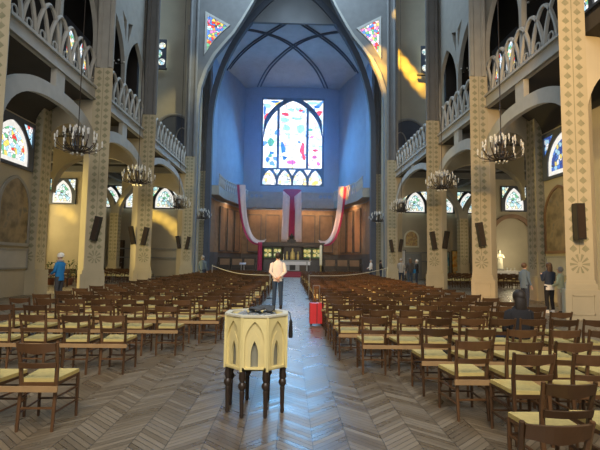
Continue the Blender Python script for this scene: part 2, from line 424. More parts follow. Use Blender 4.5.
# nave vault: pointed barrel
def vault(y0, y1, hw, zs, zt, n=14):
    pts = gothic(0, hw, zs, zs, zt, n)
    return MB().sheet([[(x, y, z) for x, z in pts] for y in [y0 + (y1 - y0) * k / 6 for k in range(7)]])
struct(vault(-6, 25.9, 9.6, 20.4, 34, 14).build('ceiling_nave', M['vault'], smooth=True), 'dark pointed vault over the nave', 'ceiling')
struct(MB().box((0, 34, 32.2), (30, 17, .4)).build('ceiling_crossing', M['vault']), 'dark high ceiling of the crossing', 'ceiling')
# chancel arch wall with its pointed opening
def chancel_hw(z):           # half width of the opening at height z
    return None
AR = [(7.78, 0), (7.78, 14.2), (7.65, 15.8), (7.2, 17.3), (6.55, 18.6), (5.8, 19.6), (5.0, 20.6), (4.35, 21.7), (3.7, 22.9), (2.5, 25.3), (1.2, 27.4)]
arch_in = [(-x, z) for x, z in AR] + [(0, 29)] + AR[::-1]
out = [(-11.0, 0), (-11.0, 30), (11.0, 30), (11.0, 0)]
loop = [(-8.55, 0), (-7.78, 0)] + arch_in[1:-1] + [(7.78, 0), (8.55, 0), (8.55, 32), (-8.55, 32)]
spl = [(-7.42, 18.75), (-7.42, 22.35), (-5.45, 21.25), (-6.0, 20.75), (-6.75, 19.9)]
spr = [(-x, z) for x, z in spl][::-1]
spl_i = spl; spr_i = spr
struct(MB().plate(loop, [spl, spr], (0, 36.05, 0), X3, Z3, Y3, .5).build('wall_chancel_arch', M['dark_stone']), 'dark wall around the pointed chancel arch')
def arch_ring(hw0, hw1, zt0, zt1, y, t, zs=13.6):
    a = gothic(0, hw0, 0, zs, zt0, 18); b = gothic(0, hw1, 0, zs, zt1, 18)
    return MB().plate(a + b[::-1], [], (0, y, 0), X3, Z3, Y3, t)
struct(arch_ring(7.85, 7.35, 28.4, 27.7, 40.0, .6).build('trim_chancel_rib', M['rib'], smooth=True), 'dark outer rib of the chancel arch', 'arch')
arch_out = [(x * 1.035, z if z < 1 else z + .12) for x, z in arch_in]
struct(MB().plate(arch_in + arch_out[::-1], [], (0, 35.95, 0), X3, Z3, Y3, .12).build('trim_chancel_moulding', M['grey_stone'], smooth=True), 'grey moulding round the chancel arch', 'arch')
# tympanum above the apse vault
struct(MB().plate(rect2(-8.2, 23.95, 8.2, 32), [], (0, 40.2, 0), X3, Z3, Y3, .3).build('wall_tympanum', M['vault']), 'dark flat wall over the apse vault')

# apse: straight sides, canted sides, flat back
AP = [(-7.9, 42.4), (-7.9, 46.0), (-5.9, 54.0), (5.9, 54.0), (7.9, 46.0), (7.9, 42.4)]
def wall_seg(p, q, z0, z1, t=.4):
    p, q = Vector((*p, 0)), Vector((*q, 0)); d = (q - p).normalized(); n = Vector((-d.y, d.x, 0))
    b = MB(); L = (q - p).length
    b.plate(rect2(-.02, z0, L + .02, z1), [], p, d, Z3, n, t); return b
names = ['north_side', 'north_cant', 'back', 'south_cant', 'south_side']
WIN = (-3.75, 9.75, 3.75, 20.35)   # sits a touch right of the nave axis
for (p, q), nm in zip(zip(AP, AP[1:]), names):
    if nm == 'back':
        struct(MB().plate([(-5.92, 7.6), (5.92, 7.6), (5.92, 27), (-5.92, 27)], [rect2(-3.8, 10.6, 4.05, 21.8)], (0, 54, 0), X3, Z3, Y3, .4).build('wall_apse_back', M['apse_tinted_plaster']), 'plaster back wall of the apse around the great window')
    else:
        struct(wall_seg(p, q, 7.6, 27).build('wall_apse_' + nm, M['apse_tinted_plaster']), f'plaster {nm.replace("_", " ")} wall of the apse')
    struct(wall_seg(p, q, 2.2, 7.6).build('wall_apse_lower_' + nm, M['brown_mosaic']), f'brown figured revetment on the {nm.replace("_", " ")} of the apse')
    struct(wall_seg(p, q, 0, 2.2, .3).build('baseboard_apse_' + nm, M['dado']), f'dark dado along the {nm.replace("_", " ")} of the apse', 'dado')
def apse_z(x, y):
    f = max(0, (54 - y) / 13.6)
    return 22.95 + (1 - min(1, abs(x / 8.0) ** 5)) * (.2 + 1.15 * f ** .7) - abs(x / 8) ** 5 * .8
g = []
for i in range(15):
    y = 40.35 + 13.8 * i / 14
    g.append([(x, y, apse_z(x, y)) for x in [-8 + 16 * k / 24 for k in range(25)]])
struct(MB().sheet(g).build('ceiling_apse', M['vault_plaster'], smooth=True), 'grey blue vault of the apse', 'ceiling')
n = 0
def rib_path(pts, m=20):
    o = []
    for i in range(m + 1):
        f = i / m; k = f * (len(pts) - 1); a = min(int(k), len(pts) - 2); b = k - a
        P = [Vector((*p, 0)) for p in (pts[max(0, a - 1)], pts[a], pts[a + 1], pts[min(len(pts) - 1, a + 2)])]
        q = .5 * (2 * P[1] + (P[2] - P[0]) * b + (2 * P[0] - 5 * P[1] + 4 * P[2] - P[3]) * b * b + (3 * P[1] - P[0] - 3 * P[2] + P[3]) * b ** 3)
        o.append((q.x, q.y))
    return o
for sx in (-1, 1):
    for pts in ([(-7.3, 48.2), (-4.4, 44.6), (-.7, 40.7)], [(-4.2, 53.8), (-2.3, 48.6), (1.2, 43.6), (6.6, 41.0)]):
        for off in (-.2, .2):
            b = MB()
            path = rib_path(pts)
            b.tube([(sx * (x + off), y, apse_z(x + off, y) - .04) for x, y in path], .085, 6)
            n += 1
            struct(b.build(f'trim_vault_rib_{n}', M['rib'], smooth=True), ('north' if sx < 0 else 'south') + ' half of the dark crossing ribs on the apse vault', 'vault rib')

# apse gallery: slab and parapet carried round the walls
def inset(p, d):
    c = Vector((0, 48)); v = Vector(p); return (v.x - d * (1 if v.x > 0 else -1), v.y - (d if v.y > 50 else 0))
GP = [(-7.0, 42.6), (-6.9, 45.6), (-5.2, 52.9), (5.2, 52.9), (6.9, 45.6), (7.0, 42.6)]
for (p, q), (p2, q2), nm in zip(zip(AP, AP[1:]), zip(GP, GP[1:]), names):
    b = MB()
    for z0, z1 in ((7.75, 8.65),):
        lo = [(*p, z0), (*q, z0), (*q2, z0), (*p2, z0)]; hi = [(x, y, z1) for x, y, _ in lo]
        vs = [b.bm.verts.new(v) for v in lo + hi]
        for f in ((3, 2, 1, 0), (4, 5, 6, 7), (0, 1, 5, 4), (1, 2, 6, 5), (2, 3, 7, 6), (3, 0, 4, 7)): b.bm.faces.new([vs[i] for i in f])
    struct(b.build('trim_apse_gallery_' + nm, M['grey_stone']), f'grey stone gallery slab on the {nm.replace("_", " ")} of the apse', 'gallery')

# thin blue haze where the daylight of the great window falls into the apse
m = bpy.data.materials.new('apse haze'); m.use_nodes = True
m.node_tree.nodes.remove(m.node_tree.nodes['Principled BSDF'])
vs_ = m.node_tree.nodes.new('ShaderNodeVolumeScatter'); vs_.inputs['Color'].default_value = (.22, .48, 1, 1); vs_.inputs['Density'].default_value = .018; vs_.inputs['Anisotropy'].default_value = .2
m.node_tree.links.new(vs_.outputs[0], m.node_tree.nodes['Material Output'].inputs['Volume'])
o = MB().box((0, 47.2, 14.5), (11.2, 12.0, 14.5)).build('haze', m); tag(o, 'thin blue haze in the apse before the great window', 'haze', None, 'stuff')

# ------------------------------------------------------------------ piers
def make_pier(s, y, k, lab):
    t = thing('stone_pier', lab, 'pillar', (s * (NX + PW / 2), y + PW / 2 - (.5 if s < 0 and k == 0 else 0), 0), 0, 'painted piers of the nave')
    def plan(g_, z0, z1, mb):          # the pier narrows away from the nave entrance: its nave face is splayed
        h = PW / 2 + g_
        P = [(-s * h, -h), (s * h, -h), (s * h, h), (-s * (h - .52), h)]
        mb.plate(P, [], (0, 0, z0), X3, Y3, Z3, z1 - z0); return mb
    b = plan(.11, 0, .84, MB()); plan(.06, .84, 1.0, b); plan(.025, 1.0, 1.09, b)
    c = Vector((0, -(PW + .22) / 2, .42))
    for dz in (-.26, .26): b.box(c + Vector((0, 0, dz)), (.62, .03, .04))
    for e in (-.31, .31): b.box(c + Vector((e, 0, 0)), (.04, .03, .56))
    b.build('plinth', M['pier'], t)
    plan(0, 1.09, 9.75, MB()).build('shaft', M['pier'], t, bevel=.025)
    MB().plate([(s * .38, -.22), (s * .52, -.22), (s * 1.0, .30), (s * 1.0, .5), (s * .38, .5)], [], (0, 0, 0), X3, Y3, Z3, 8.24).build('side_pilaster', M['aisle_wall'], t, bevel=.02)
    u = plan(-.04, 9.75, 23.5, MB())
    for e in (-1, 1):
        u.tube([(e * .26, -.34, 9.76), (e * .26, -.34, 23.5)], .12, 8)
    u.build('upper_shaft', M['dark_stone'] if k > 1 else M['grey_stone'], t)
    return t
side = {-1: 'north', 1: 'south'}
piers = {}
pos_words = ['nearest of its row', 'second in its row', 'third in its row, at the transept', 'beyond the transept arch', 'farthest, beside the chancel']
for s in (-1, 1):
    for k, y in enumerate(ZP):
        sd = 'left of the aisle' if s < 0 else 'right of the aisle'
        piers[s, k] = make_pier(s, y, k, f'leaf-stencilled square pier {sd}, {pos_words[k]}')
# outer piers of the aisles and transepts
for s in (-1, 1):
    sd = 'left' if s < 0 else 'right'
    t = thing('aisle_pier', f'cream square pier against the outer wall of the {sd} aisle', 'pillar', (s * 10.75, 18.6, 0), 0, 'outer aisle piers')
    MB().box((0, 0, .5), (.95, .95, 1.0)).build('plinth', M['pier'], t, bevel=.01)
    MB().box((0, 0, 4.62), (.75, .75, 7.24)).build('shaft', M['pier'], t, bevel=.03)
    t = thing('branching_pier', f'slim pier forking into two arched branches in the {sd} transept', 'pillar', (s * 13.8, 34.9, 0), 0, 'outer aisle piers')
    MB().box((0, 0, .4), (.85, .85, .8)).build('plinth', M['pier'], t, bevel=.01)
    MB().box((0, 0, 2.9), (.65, .65, 4.2)).build('shaft', M['pier'], t, bevel=.03)
    b = MB()
    for e in (-1, 1):
        b.tube([(e * (.1 + 2.2 * math.sin(q) ** 2), 0, 4.9 + 3.2 * math.sin(q)) for q in [k * PI / 20 for k in range(11)]], [.32, .3, .28, .26, .25, .24, .24, .23, .22, .22, .2], 4)
    b.build('branch', M['grey_stone'], t)

# ------------------------------------------------------------------ arcades: arch, central post and beam of each bay
def sup(s_, z0, r, p=2.5): return z0 + r * max(0, 1 - abs(s_) ** p) ** (1 / p)
def arcade(s, y0, y1, zs, r, th, post=True):
    a = (y1 - y0) / 2; c = (y0 + y1) / 2; N = 24
    inner = [(c + a * math.sin(PI / 2 * k / (N / 2)), 0) for k in range(-N // 2, N // 2 + 1)]
    ii = [(u, sup((u - c) / a, zs, r)) for u, _ in inner]
    ext = lambda u: sup((u - c) / (a * (1 + th / a)), zs, r + th)
    loop = [(y0, 8.9), (y1, 8.9)] + ii[::-1]
    holes = []
    hb = 8.34
    for e in (-1, 1):
        us = [c + e * (.3 + (a - .42) * k / 12) for k in range(13)]
        low = [(u, ext(u)) for u in us if ext(u) < hb - .08]
        if len(low) >= 2:
            h = low + [(low[-1][0], hb), (low[0][0], hb)]
            holes.append(h if e > 0 else h[::-1])
    b = MB().plate(loop, holes, (s * (NX + .72), 0, 0), Y3, Z3, X3 * s, .2)
    # string courses on the nave face of the beam
    b.box((s * (NX + .70), c, 8.85), (.14, y1 - y0, .10)).box((s * (NX + .71), c, 8.37), (.10, y1 - y0, .06))
    return b
BAYS = [(ZP[0] + .5, ZP[1] + .3, 5.0, 2.15, .5), (ZP[1] + .5, ZP[2] + .3, 5.0, 2.15, .5), (ZP[2] + .5, ZP[3] + .3, 4.3, 3.5, .36), (ZP[3] + .5, ZP[4] + .3, 5.0, 2.15, .5)]
bay_words = ['nearest bay', 'second bay', 'wide transept bay', 'bay beside the chancel']
for s in (-1, 1):
    sd = 'left' if s < 0 else 'right'
    for i, (y0, y1, zs, r, th) in enumerate(BAYS):
        tag(arcade(s, y0, y1, zs, r, th).build('gallery_arch', M['pale_stone'], bevel=0), f'round stone arch and beam under the gallery, {sd} side, {bay_words[i]}', 'arch', 'gallery arches')
        # balustrade of interlaced arches
        L = y1 - y0; n = max(3, round(L / .78)); st = L / n
        b = MB()
        for k in range(-1, n):
            u0 = y0 + k * st; u1 = u0 + 2 * st
            pts = []
            for q in range(15):
                f = q / 14; u = u0 + (u1 - u0) * f
                if u < y0 - .01 or u > y1 + .01: continue
                pts.append((s * (NX + .8), u, 8.9 + 1.5 * math.sin(PI * f) ** .7))
            if len(pts) > 2: b.tube(pts, .075, 5)
        for k in range(n):
            u = y0 + (k + .5) * st
            b.tube([(s * (NX + .8), u + .15 * math.cos(q), 9.13 + .15 * math.sin(q)) for q in [2 * PI * j / 10 for j in range(11)]], .035, 4)
        tag(b.build('gallery_balustrade', M['pale_stone'], smooth=True), f'stone balustrade of interlaced arches on the {sd} gallery, {bay_words[i]}', 'balustrade', 'gallery balustrades')
        if i == 2: continue
        # upper arcade: two pointed openings, a slim column and a pierced spandrel
        c = (y0 + y1) / 2; q = (y1 - y0) / 4
        zt = 13.4; zs2 = 11.0
        holes = [gothic(c - q, q - .1, 8.95, zs2, zt, 10), gothic(c + q, q - .1, 8.95, zs2, zt, 10)]
        for e in (-1, 1):
            h = [(c + e * .12, 12.65), (c + e * .72, 14.0), (c + e * .12, 13.75)]
            holes.append(h if e > 0 else h[::-1])
        for e in (-1, 1): pass
        plate = rect2(y0 - .1, 8.91, y1 - .05, 21.0)
        struct(MB().plate(plate, holes, (s * (NX + .82), 0, 0), Y3, Z3, X3 * s, .2).build(f'wall_{side[s]}_upper_arcade', M['grey_stone']), f'grey upper wall with two pointed openings above the {sd} gallery, {bay_words[i]}')
        t = MB().lathe((s * (NX + .92), c, 8.9), [(.15, 0), (.15, .2), (.11, .3), (.10, 2.6), (.13, 2.8), (.16, 3.0)], 10)
        tag(t.build('slim_column', M['pale_stone'], smooth=True), f'slim stone column in the upper arcade of the {sd} gallery, {bay_words[i]}', 'column', 'upper arcade columns')
    # transverse ribs under the aisle ceiling, from nave pier to outer pier
    for k, y in enumerate(ZP[:4]):
        xo = 10.7 if k < 2 else 13.6
        x0 = NX + PW; a = (xo - x0) / 2; c = (x0 + xo) / 2; pts = []
        ii = [(c + a * math.sin(PI / 2 * j / 10), 0) for j in range(-10, 11)]
        ii = [(u, sup((u - c) / a, 5.2, 2.1, 2.2)) for u, _ in ii]
        loop = [(x0, 8.37), (xo, 8.37)] + ii[::-1]
        struct(MB().plate([(s * u, v) for u, v in loop], [], (0, y + .15, 0), X3, Z3, Y3, .5).build(f'trim_aisle_arch_{k + 1}', M['aisle_wall']), f'round transverse arch across the {sd} aisle at the {ORD[k + 1]} pier', 'arch')
    # beams on the transept ceiling
    for k, yy in enumerate((22.5, 26, 29.5, 32.6)):
        struct(MB().box((s * 14.4, yy, 8.05), (11.2, .35, .4)).build(f'trim_transept_beam_{k + 1}', M['dark_stone']), f'dark ceiling beam {ORD[k + 1]} from the nave in the {sd} transept', 'beam')
# apse balustrade segments
for (p, q), nm in zip(zip(GP, GP[1:]), names):
    P0, P1 = Vector((*p, 8.65)), Vector((*q, 8.65)); L = (P1 - P0).length; n = max(3, round(L / .62)); b = MB()
    if nm == 'back':
        hs = [ring2(e * x_, .5, .24, 10) for e in (-1, 1) for x_ in (3.6, 4.15, 4.7)]
        tag(MB().plate(rect2(-5.2, 0, 5.2, .95), hs, (0, 52.85, 8.65), X3, Z3, Y3, .12).box((0, 52.9, 9.64), (10.4, .24, .08)).build('gallery_parapet', M['grey_stone']), 'plain stone parapet under the great window, pierced with rings at both ends', 'balustrade')
        continue
    for k in range(-1, n):
        pts = []
        for j in range(13):
            f = j / 12; u = (k + 2 * f) / n
            if -.001 <= u <= 1.001: pts.append(P0.lerp(P1, u) + Vector((0, 0, 1.15 * math.sin(PI * f) ** .75)))
        if len(pts) > 2: b.tube(pts, .06, 5)
    tag(b.build('gallery_balustrade', M['pale_stone'], smooth=True), f'stone balustrade of interlaced arches across the {nm.replace("_", " ")} of the apse', 'balustrade', 'apse balustrades')
for s in (-1, 1):
    sd = 'left' if s < 0 else 'right'
    for k, xx in enumerate((18.35, 19.5)):
        struct(MB().box((s * xx, 33.08, 3.9), (.42, .2, 7.8)).box((s * xx, 33.03, 6.4), (.56, .3, .18)).box((s * xx, 33.03, .2), (.56, .3, .4)).build(f'trim_chapel_pilaster_{k + 1}', M['pale_stone']), f'{ORD[k + 1]} pale pilaster from the nave on the {sd} chapel wall', 'pilaster')
# big round arch on the transept end walls, with a dark plate painting the shade inside it
for s in (-1, 1):
    sd = 'left' if s < 0 else 'right'
    pts = [(10.3 + 2.0 * math.cos(PI * k / 16), 11.6 + 2.5 * math.sin(PI * k / 16)) for k in range(17)]
    struct(MB().plate([(s * u, v) for u, v in [(12.3, 8.8)] + pts + [(8.3, 8.8)]], [], (0, 38.02, 0), X3, Z3, Y3, .06).build('shade_gallery_' + side[s], M['rib']), f'dark round-headed plate as shade of a gallery opening in the {sd} transept end wall', 'opening')
    b = MB().tube([(s * u, 38.0, v) for u, v in [(12.3, 8.8)] + pts + [(8.3, 8.8)]], .13, 6)
    b.tube([(s * (9.6 + .55 * math.cos(PI * k / 10)), 37.95, 11.6 + 1.3 * math.sin(PI * k / 10)) for k in range(11)], .06, 5)
    b.tube([(s * 9.05, 37.95, 8.8), (s * 9.05, 37.95, 11.6)], .06, 5)
    struct(b.build('trim_gallery_arch_' + side[s], M['grey_stone'], smooth=True), f'stone moulding round the gallery opening of the {sd} transept', 'arch')
    # wainscot bands low on the end wall
    for k, zz in enumerate((1.55, 2.3)):
        struct(MB().box((s * 11.9, 38.0, zz), (7.4, .14, .1)).build(f'trim_end_wall_band_{k + 1}', M['grey_stone']), f'{ORD[k+1]} moulding band up the end wall of the {sd} transept', 'moulding')

# ================================================================== WINDOWS
W_, B_, R_, Y_, G_, P_, O_ = (1, 1, 1), (.10, .28, .85), (.85, .06, .05), (1, .78, .18), (.18, .55, .28), (.75, .25, .55), (1, .45, .1)
LB = (.45, .75, .95)
M['glass_big'] = glass('great window glass', [(W_, 5), (LB, 2), ((.85, .93, 1), 4), ((.62, .80, .85), 1.2), (B_, .5), ((.9, .55, .6), .5), (W_, 3)], 2.2, 1.5, .02)
M['glass_foot'] = glass('window foot glass', [(W_, 5), (Y_, 1.3), ((.75, .88, .95), 2), (LB, 1)], 3, 1.2, .04)
M['glass_aisle'] = glass('aisle window glass', [((.9, .98, .92), 6), ((.55, .85, .8), 2), ((1, .9, .55), 2), (LB, 2), (G_, .6), ((.3, .6, .65), 1)], 4.2, .85, .04)
M['glass_warm'] = glass('near window glass', [(Y_, 2), (LB, 3), (O_, 1), (W_, 5), (R_, .6), (G_, .7)], 6.5, .9, .03)
M['glass_blue'] = glass('near blue window glass', [(B_, 4), (LB, 2), (W_, 1), (Y_, 1), ((.05, .1, .4), 2)], 6.5, .7, .04)
M['glass_vivid'] = glass('vivid spandrel glass', [(R_, 2), (Y_, 2), (B_, 2), (G_, 2), (O_, 1.5), (LB, 1.5), (P_, 1), (W_, 1)], 4.2, 1.0, .05)
M['glass_pink'] = glass('pink spandrel glass', [(P_, 2), ((.95, .6, .6), 2), (B_, 1), (G_, 1.2), (Y_, 1.5), (W_, 1.5), (R_, 1)], 4.2, 1.2, .05)
M['glass_border'] = glow('pale window border', (.85, .78, .72), .8, .3, 5)
M['tracery'] = mat('dark window tracery', (.10, .115, .15), .7, .2, 4)
M['g_blue'] = glow('blue glass', (.05, .22, .85), 1.0, .4, 3); M['g_red'] = glow('red glass', (.9, .05, .04), 1.0, .3, 3)
M['g_green'] = glow('green glass', (.12, .5, .3), 1.0, .4, 3); M['g_pink'] = glow('magenta glass', (.8, .15, .5), .9, .3, 3)
M['g_yel'] = glow('yellow glass', (1, .72, .12), 1.1, .2, 3); M['g_ice'] = glow('icy blue glass', (.35, .72, .95), 1.1, .3, 3)
M['g_white'] = glow('white glass', (1, .97, .93), 1.7, .05, 3)

# great window of the apse
wn = thing('window_1', 'great stained glass window with pointed arch in the apse', 'window', (.125, 54.0, .295)); wn['kind'] = 'structure'; wn.scale = (1.047, 1, 1.0575)
x0, z0, x1, z1 = WIN; zb = 11.75
holes = []
A = gothic(0, 3.62, zb + .1, 15.2, 20.2, 14)
ml = 1.75
def arch_hw(z):
    a, r = 3.62, 5.0; R = (a * a + r * r) / (2 * a)
    if z <= 15.2: return a
    d = z - 15.2; return a - R + math.sqrt(max(0, R * R - d * d))
def zarch(x):
    a, r = 3.62, 5.0; R = (a * a + r * r) / (2 * a); cx = a - R
    return 15.2 + math.sqrt(max(0, R * R - (abs(x) - cx) ** 2))
xs = [-1.6 + 3.2 * k / 12 for k in range(13)]
holes.append([(-1.6, zb + .15), (1.6, zb + .15)] + [(x, zarch(x) - .15) for x in xs[::-1]])
for e in (-1, 1):
    us = [1.9 + 1.6 * k / 8 for k in range(9)]
    h = [(1.9, zb + .15), (3.5, zb + .15)] + [(u, max(zb + .5, zarch(u + .1) - .12)) for u in us[::-1]]
    holes.append([(e * u, v) for u, v in (h if e > 0 else h[::-1])])
    us = [.5 + 2.95 * k / 8 for k in range(9)]
    h = [(u, zarch(max(0, u - .25)) + .28) for u in us if zarch(max(0, u - .25)) + .28 < 20.1]
    h = h + [(3.6, 15.6), (3.6, 20.15), (h[0][0], 20.15)]
    holes.append([(e * u, v) for u, v in (h if e > 0 else h[::-1])])
wd = 7.3 / 4
for k in range(4):
    c = -3.65 + wd * (k + .5)
    holes.append(gothic(c, wd / 2 - .13, z0 + .15, z0 + .45, zb - .1, 8))
for k in (-1, 0, 1):
    c = k * wd
    holes.append([(c, zb - .75), (c + .42, zb - .02), (c - .42, zb - .02)])
MB().plate(rect2(x0, z0, x1, z1), holes, (0, .02, 0), X3, Z3, Y3, .3).build('tracery', M['tracery'], wn)
MB().plate(rect2(x0, zb - .4, x1, z1), [], (0, .24, 0), X3, Z3, Y3, .02).build('upper_glass', M['glass_big'], wn)
MB().plate(rect2(x0, z0, x1, zb - .4), [], (0, .24, 0), X3, Z3, Y3, .02).build('lower_glass', M['glass_foot'], wn)
def blob(cx, cz, rx, rz, lean=0, n=9, wob=.25):
    return [(cx + rx * math.cos(2 * PI * k / n) * (1 + random.uniform(-wob, wob)) + lean * math.sin(2 * PI * k / n), cz + rz * math.sin(2 * PI * k / n) * (1 + random.uniform(-wob, wob))) for k in range(n)]
def glass_bits(name, m, polys, parent, y=.2):
    b = MB()
    for i, p in enumerate(polys): b.plate(p, [], (0, y - .002 * i, 0), X3, Z3, Y3, .006)
    return b.build(name, m, parent)
glass_bits('blue_figure', M['g_blue'], [blob(-1.15, 14.2, .32, .95, -.12), blob(-.95, 13.2, .3, .4), blob(-2.5, 13.7, .3, .2), blob(2.9, 19.4, .4, .2), blob(-3.0, 12.9, .3, .3), blob(-2.2, 19.9, .5, .16), blob(-3.4, 18.9, .15, .8)], wn)
glass_bits('red_figure', M['g_red'], [blob(1.15, 14.2, .3, 1.0, .12), blob(1.35, 13.3, .22, .4), blob(-3.1, 18.0, .35, .5), blob(-.9, 18.4, .5, .2), blob(2.7, 14.1, .4, .15), blob(3.1, 18.6, .4, .3, .1), blob(.9, 18.9, .3, .15)], wn)
glass_bits('green_patch', M['g_green'], [blob(-2.6, 15.0, .42, .5), blob(-2.7, 13.4, .25, .2), blob(2.1, 16.6, .3, .2)], wn)
glass_bits('pink_patch', M['g_pink'], [blob(-.1, 12.6, .65, .28), blob(2.6, 13.3, .35, .2), blob(3.1, 12.5, .25, .25), blob(2.3, 15.7, .3, .15)], wn)
glass_bits('yellow_patch', M['g_yel'], [blob(-1.9, 19.7, .33, .33, 0, 12, .1), blob(0, 12.0, .2, .1)], wn)
glass_bits('icy_patch', M['g_ice'], [blob(-.8, 16.8, .55, .5), blob(.9, 16.7, .5, .55), blob(-1.0, 17.7, .6, .25), blob(.8, 19.0, .5, .25), blob(-.3, 19.0, .45, .2), blob(.4, 17.9, .8, .18), blob(2.4, 19.8, .9, .18), blob(-3.0, 19.4, .4, .3)], wn)
glass_bits('white_figure', M['g_white'], [[(-.2, 14.3), (.2, 14.3), (.22, 17.0), (.9, 17.2), (.9, 17.45), (.2, 17.4), (.14, 17.8), (-.14, 17.8), (-.2, 17.4), (-.9, 17.45), (-.9, 17.2), (-.22, 17.0)], blob(0, 13.6, 1.3, .3)], wn, .185)
b = MB()
for xx in (-.85, 0, .85): b.box((xx, .19, 15.9), (.035, .03, 8.2))
for e in (-1, 1): b.box((e * 2.7, .19, 14.6), (.035, .03, 5.4))
for zz in (13.2, 14.6, 16.0, 17.4): b.box((0, .19, zz), (2 * arch_hw(zz) - .2, .03, .035))
b.build('glazing_bar', M['tracery'], wn)

def small_window(n_, cx, y, z0, w_, h_, gl, label, corner=True):
    """pointed light with two small corner lights, in a wall facing the nave"""
    t = thing(f'window_{n_}', label, 'window', (cx, y, z0)); t['kind'] = 'structure'
    a = w_ / 2
    holes = [gothic(0, a * .72, .1, h_ * .25, h_ * .93, 8)]
    if corner:
        for e in (-1, 1):
            h = [(a * .93, h_ * .50), (a * .93, h_ * .96), (a * .38, h_ * .96), (a * .62, h_ * .74)]
            holes.append([(e * u, v) for u, v in (h if e > 0 else h[::-1])])
    MB().plate(rect2(-a, 0, a, h_), holes, (0, -.08, 0), X3, Z3, Y3, .12).build('tracery', M['tracery'] if gl != 'glass_warm' else M['grey_stone'], t)
    MB().plate(gothic(0, a * .74, .08, h_ * .25, h_ * .95, 8), [gothic(0, a * .60, .2, h_ * .25, h_ * .80, 8)], (0, -.012, 0), X3, Z3, Y3, .02).build('border_glass', M['glass_border'], t)
    MB().plate(rect2(-a * .96, .04, a * .96, h_ * .98), [], (0, .02, 0), X3, Z3, Y3, .02).build('glass', M[gl], t)
    return t
wno = 2
for s in (-1, 1):
    sd = 'left' if s < 0 else 'right'
    for k, cx in enumerate((10.9, 13.4, 15.6)):
        small_window(wno, s * cx, 38.06, 5.75, 2.25, 2.0, 'glass_aisle', f'small pointed stained window high on the {sd} transept end wall, {ORD[k + 1]} from the nave'); wno += 1
    small_window(wno, s * (17.1), 33.1, 5.45, 2.0, 1.95, 'glass_aisle', f'small pointed stained window of the {sd} transept chapel'); wno += 1
    # near aisle windows in the side walls, facing the nave
    t = thing(f'window_{wno}', f'stained glass window in the outer wall of the {sd} aisle', 'window', (s * 10.7, 16.7, 5.0)); wno += 1; t['kind'] = 'structure'
    hs = [gothic(0, 1.05, .12, .5, 1.75, 8)]
    for e in (-1, 1): hs.append([(e * u, v) for u, v in ([(1.3, .9), (1.3, 1.8), (.6, 1.8)] if e > 0 else [(.6, 1.8), (1.3, 1.8), (1.3, .9)])])
    MB().plate(rect2(-1.4, 0, 1.4, 1.95), hs, (-s * .1, 0, 0), Y3, Z3, X3 * s, .12).build('tracery', M['tracery'], t)
    MB().plate(rect2(-1.35, .04, 1.35, 1.9), [], (-s * .03, 0, 0), Y3, Z3, X3 * s, .02).build('glass', M['glass_warm' if s < 0 else 'glass_blue'], t)
    MB().plate(gothic(0, 1.1, .1, .5, 1.8, 8), [gothic(0, .88, .3, .5, 1.5, 8)], (-s * .05, 0, 0), Y3, Z3, X3 * s, .02).build('border_glass', M['glass_border'], t)
    # quatrefoil window high on the transept end wall
    t = thing(f'window_{wno}', f'small quatrefoil window high on the {sd} transept end wall', 'window', (s * 12.25 if s > 0 else s * 12.0, 38.06, 18.3)); wno += 1; t['kind'] = 'structure'
    MB().plate(rect2(-.75, 0, .75, 2.6), [ring2(-.36, 2.05, .32), ring2(.36, 2.05, .32), ring2(0, 1.3, .4), ring2(-.36, .55, .32), ring2(.36, .55, .32)], (0, -.08, 0), X3, Z3, Y3, .12).build('tracery', M['tracery'], t)
    MB().plate(rect2(-.72, .03, .72, 2.57), [], (0, .02, 0), X3, Z3, Y3, .02).build('glass', M['glass_aisle'], t)
    struct(MB().box((s * 12.1, 37.95, 18.2), (1.9, .3, .12)).build(f'trim_sill_{side[s]}', M['dark_stone']), f'dark sill under the quatrefoil window on the {sd}', 'sill')
    # triangular spandrel window beside the chancel arch
    P = spl if s < 0 else spr
    t = thing(f'window_{wno}', f'vivid triangular spandrel window {sd} of the chancel arch', 'window', (0, 36.1, 0)); wno += 1; t['kind'] = 'structure'
    MB().plate(P, [], (0, .12, 0), X3, Z3, Y3, .02).build('glass', M['glass_vivid' if s < 0 else 'glass_pink'], t)
    cx = sum(p[0] for p in P) / len(P); cz = sum(p[1] for p in P) / len(P)
    q1 = [(cx + (x - cx) * 1.08, cz + (z - cz) * 1.06) for x, z in P]; q2 = [(cx + (x - cx) * .86, cz + (z - cz) * .88) for x, z in P]
    MB().plate(q1, [q2], (0, -.12, 0), X3, Z3, Y3, .1).build('window_frame', M['pale_stone'], t)
    # gallery windows behind the upper arcade
    for k, (yy, zz) in enumerate(((22.0, 11.2), (15.4, 11.0))):
        t = thing(f'window_{wno}', f'stained window in the shade-darkened wall behind the {sd} gallery, {"second" if k == 0 else "nearest"} bay', 'window', (s * 11.08, yy, zz)); wno += 1; t['kind'] = 'structure'
        MB().plate(rect2(-1.3, 0, 1.3, 2.0), [gothic(-.62, .5, .1, .7, 1.7, 6), gothic(.62, .5, .1, .7, 1.7, 6)], (-s * .08, 0, 0), Y3, Z3, X3 * s, .1).build('tracery', M['tracery'], t)
        MB().plate(rect2(-1.25, .04, 1.25, 1.95), [], (0, 0, 0), Y3, Z3, X3 * s, .02).build('glass', M['glass_warm'], t)

#@@OBJECTS
# ================================================================== OBJECTS: chancel
def bez(P, m):
    o = []
    for i in range(m + 1):
        t = i / m; q = [Vector(p) for p in P]
        while len(q) > 1: q = [a.lerp(b, t) for a, b in zip(q, q[1:])]
        o.append(q[0])
    return o
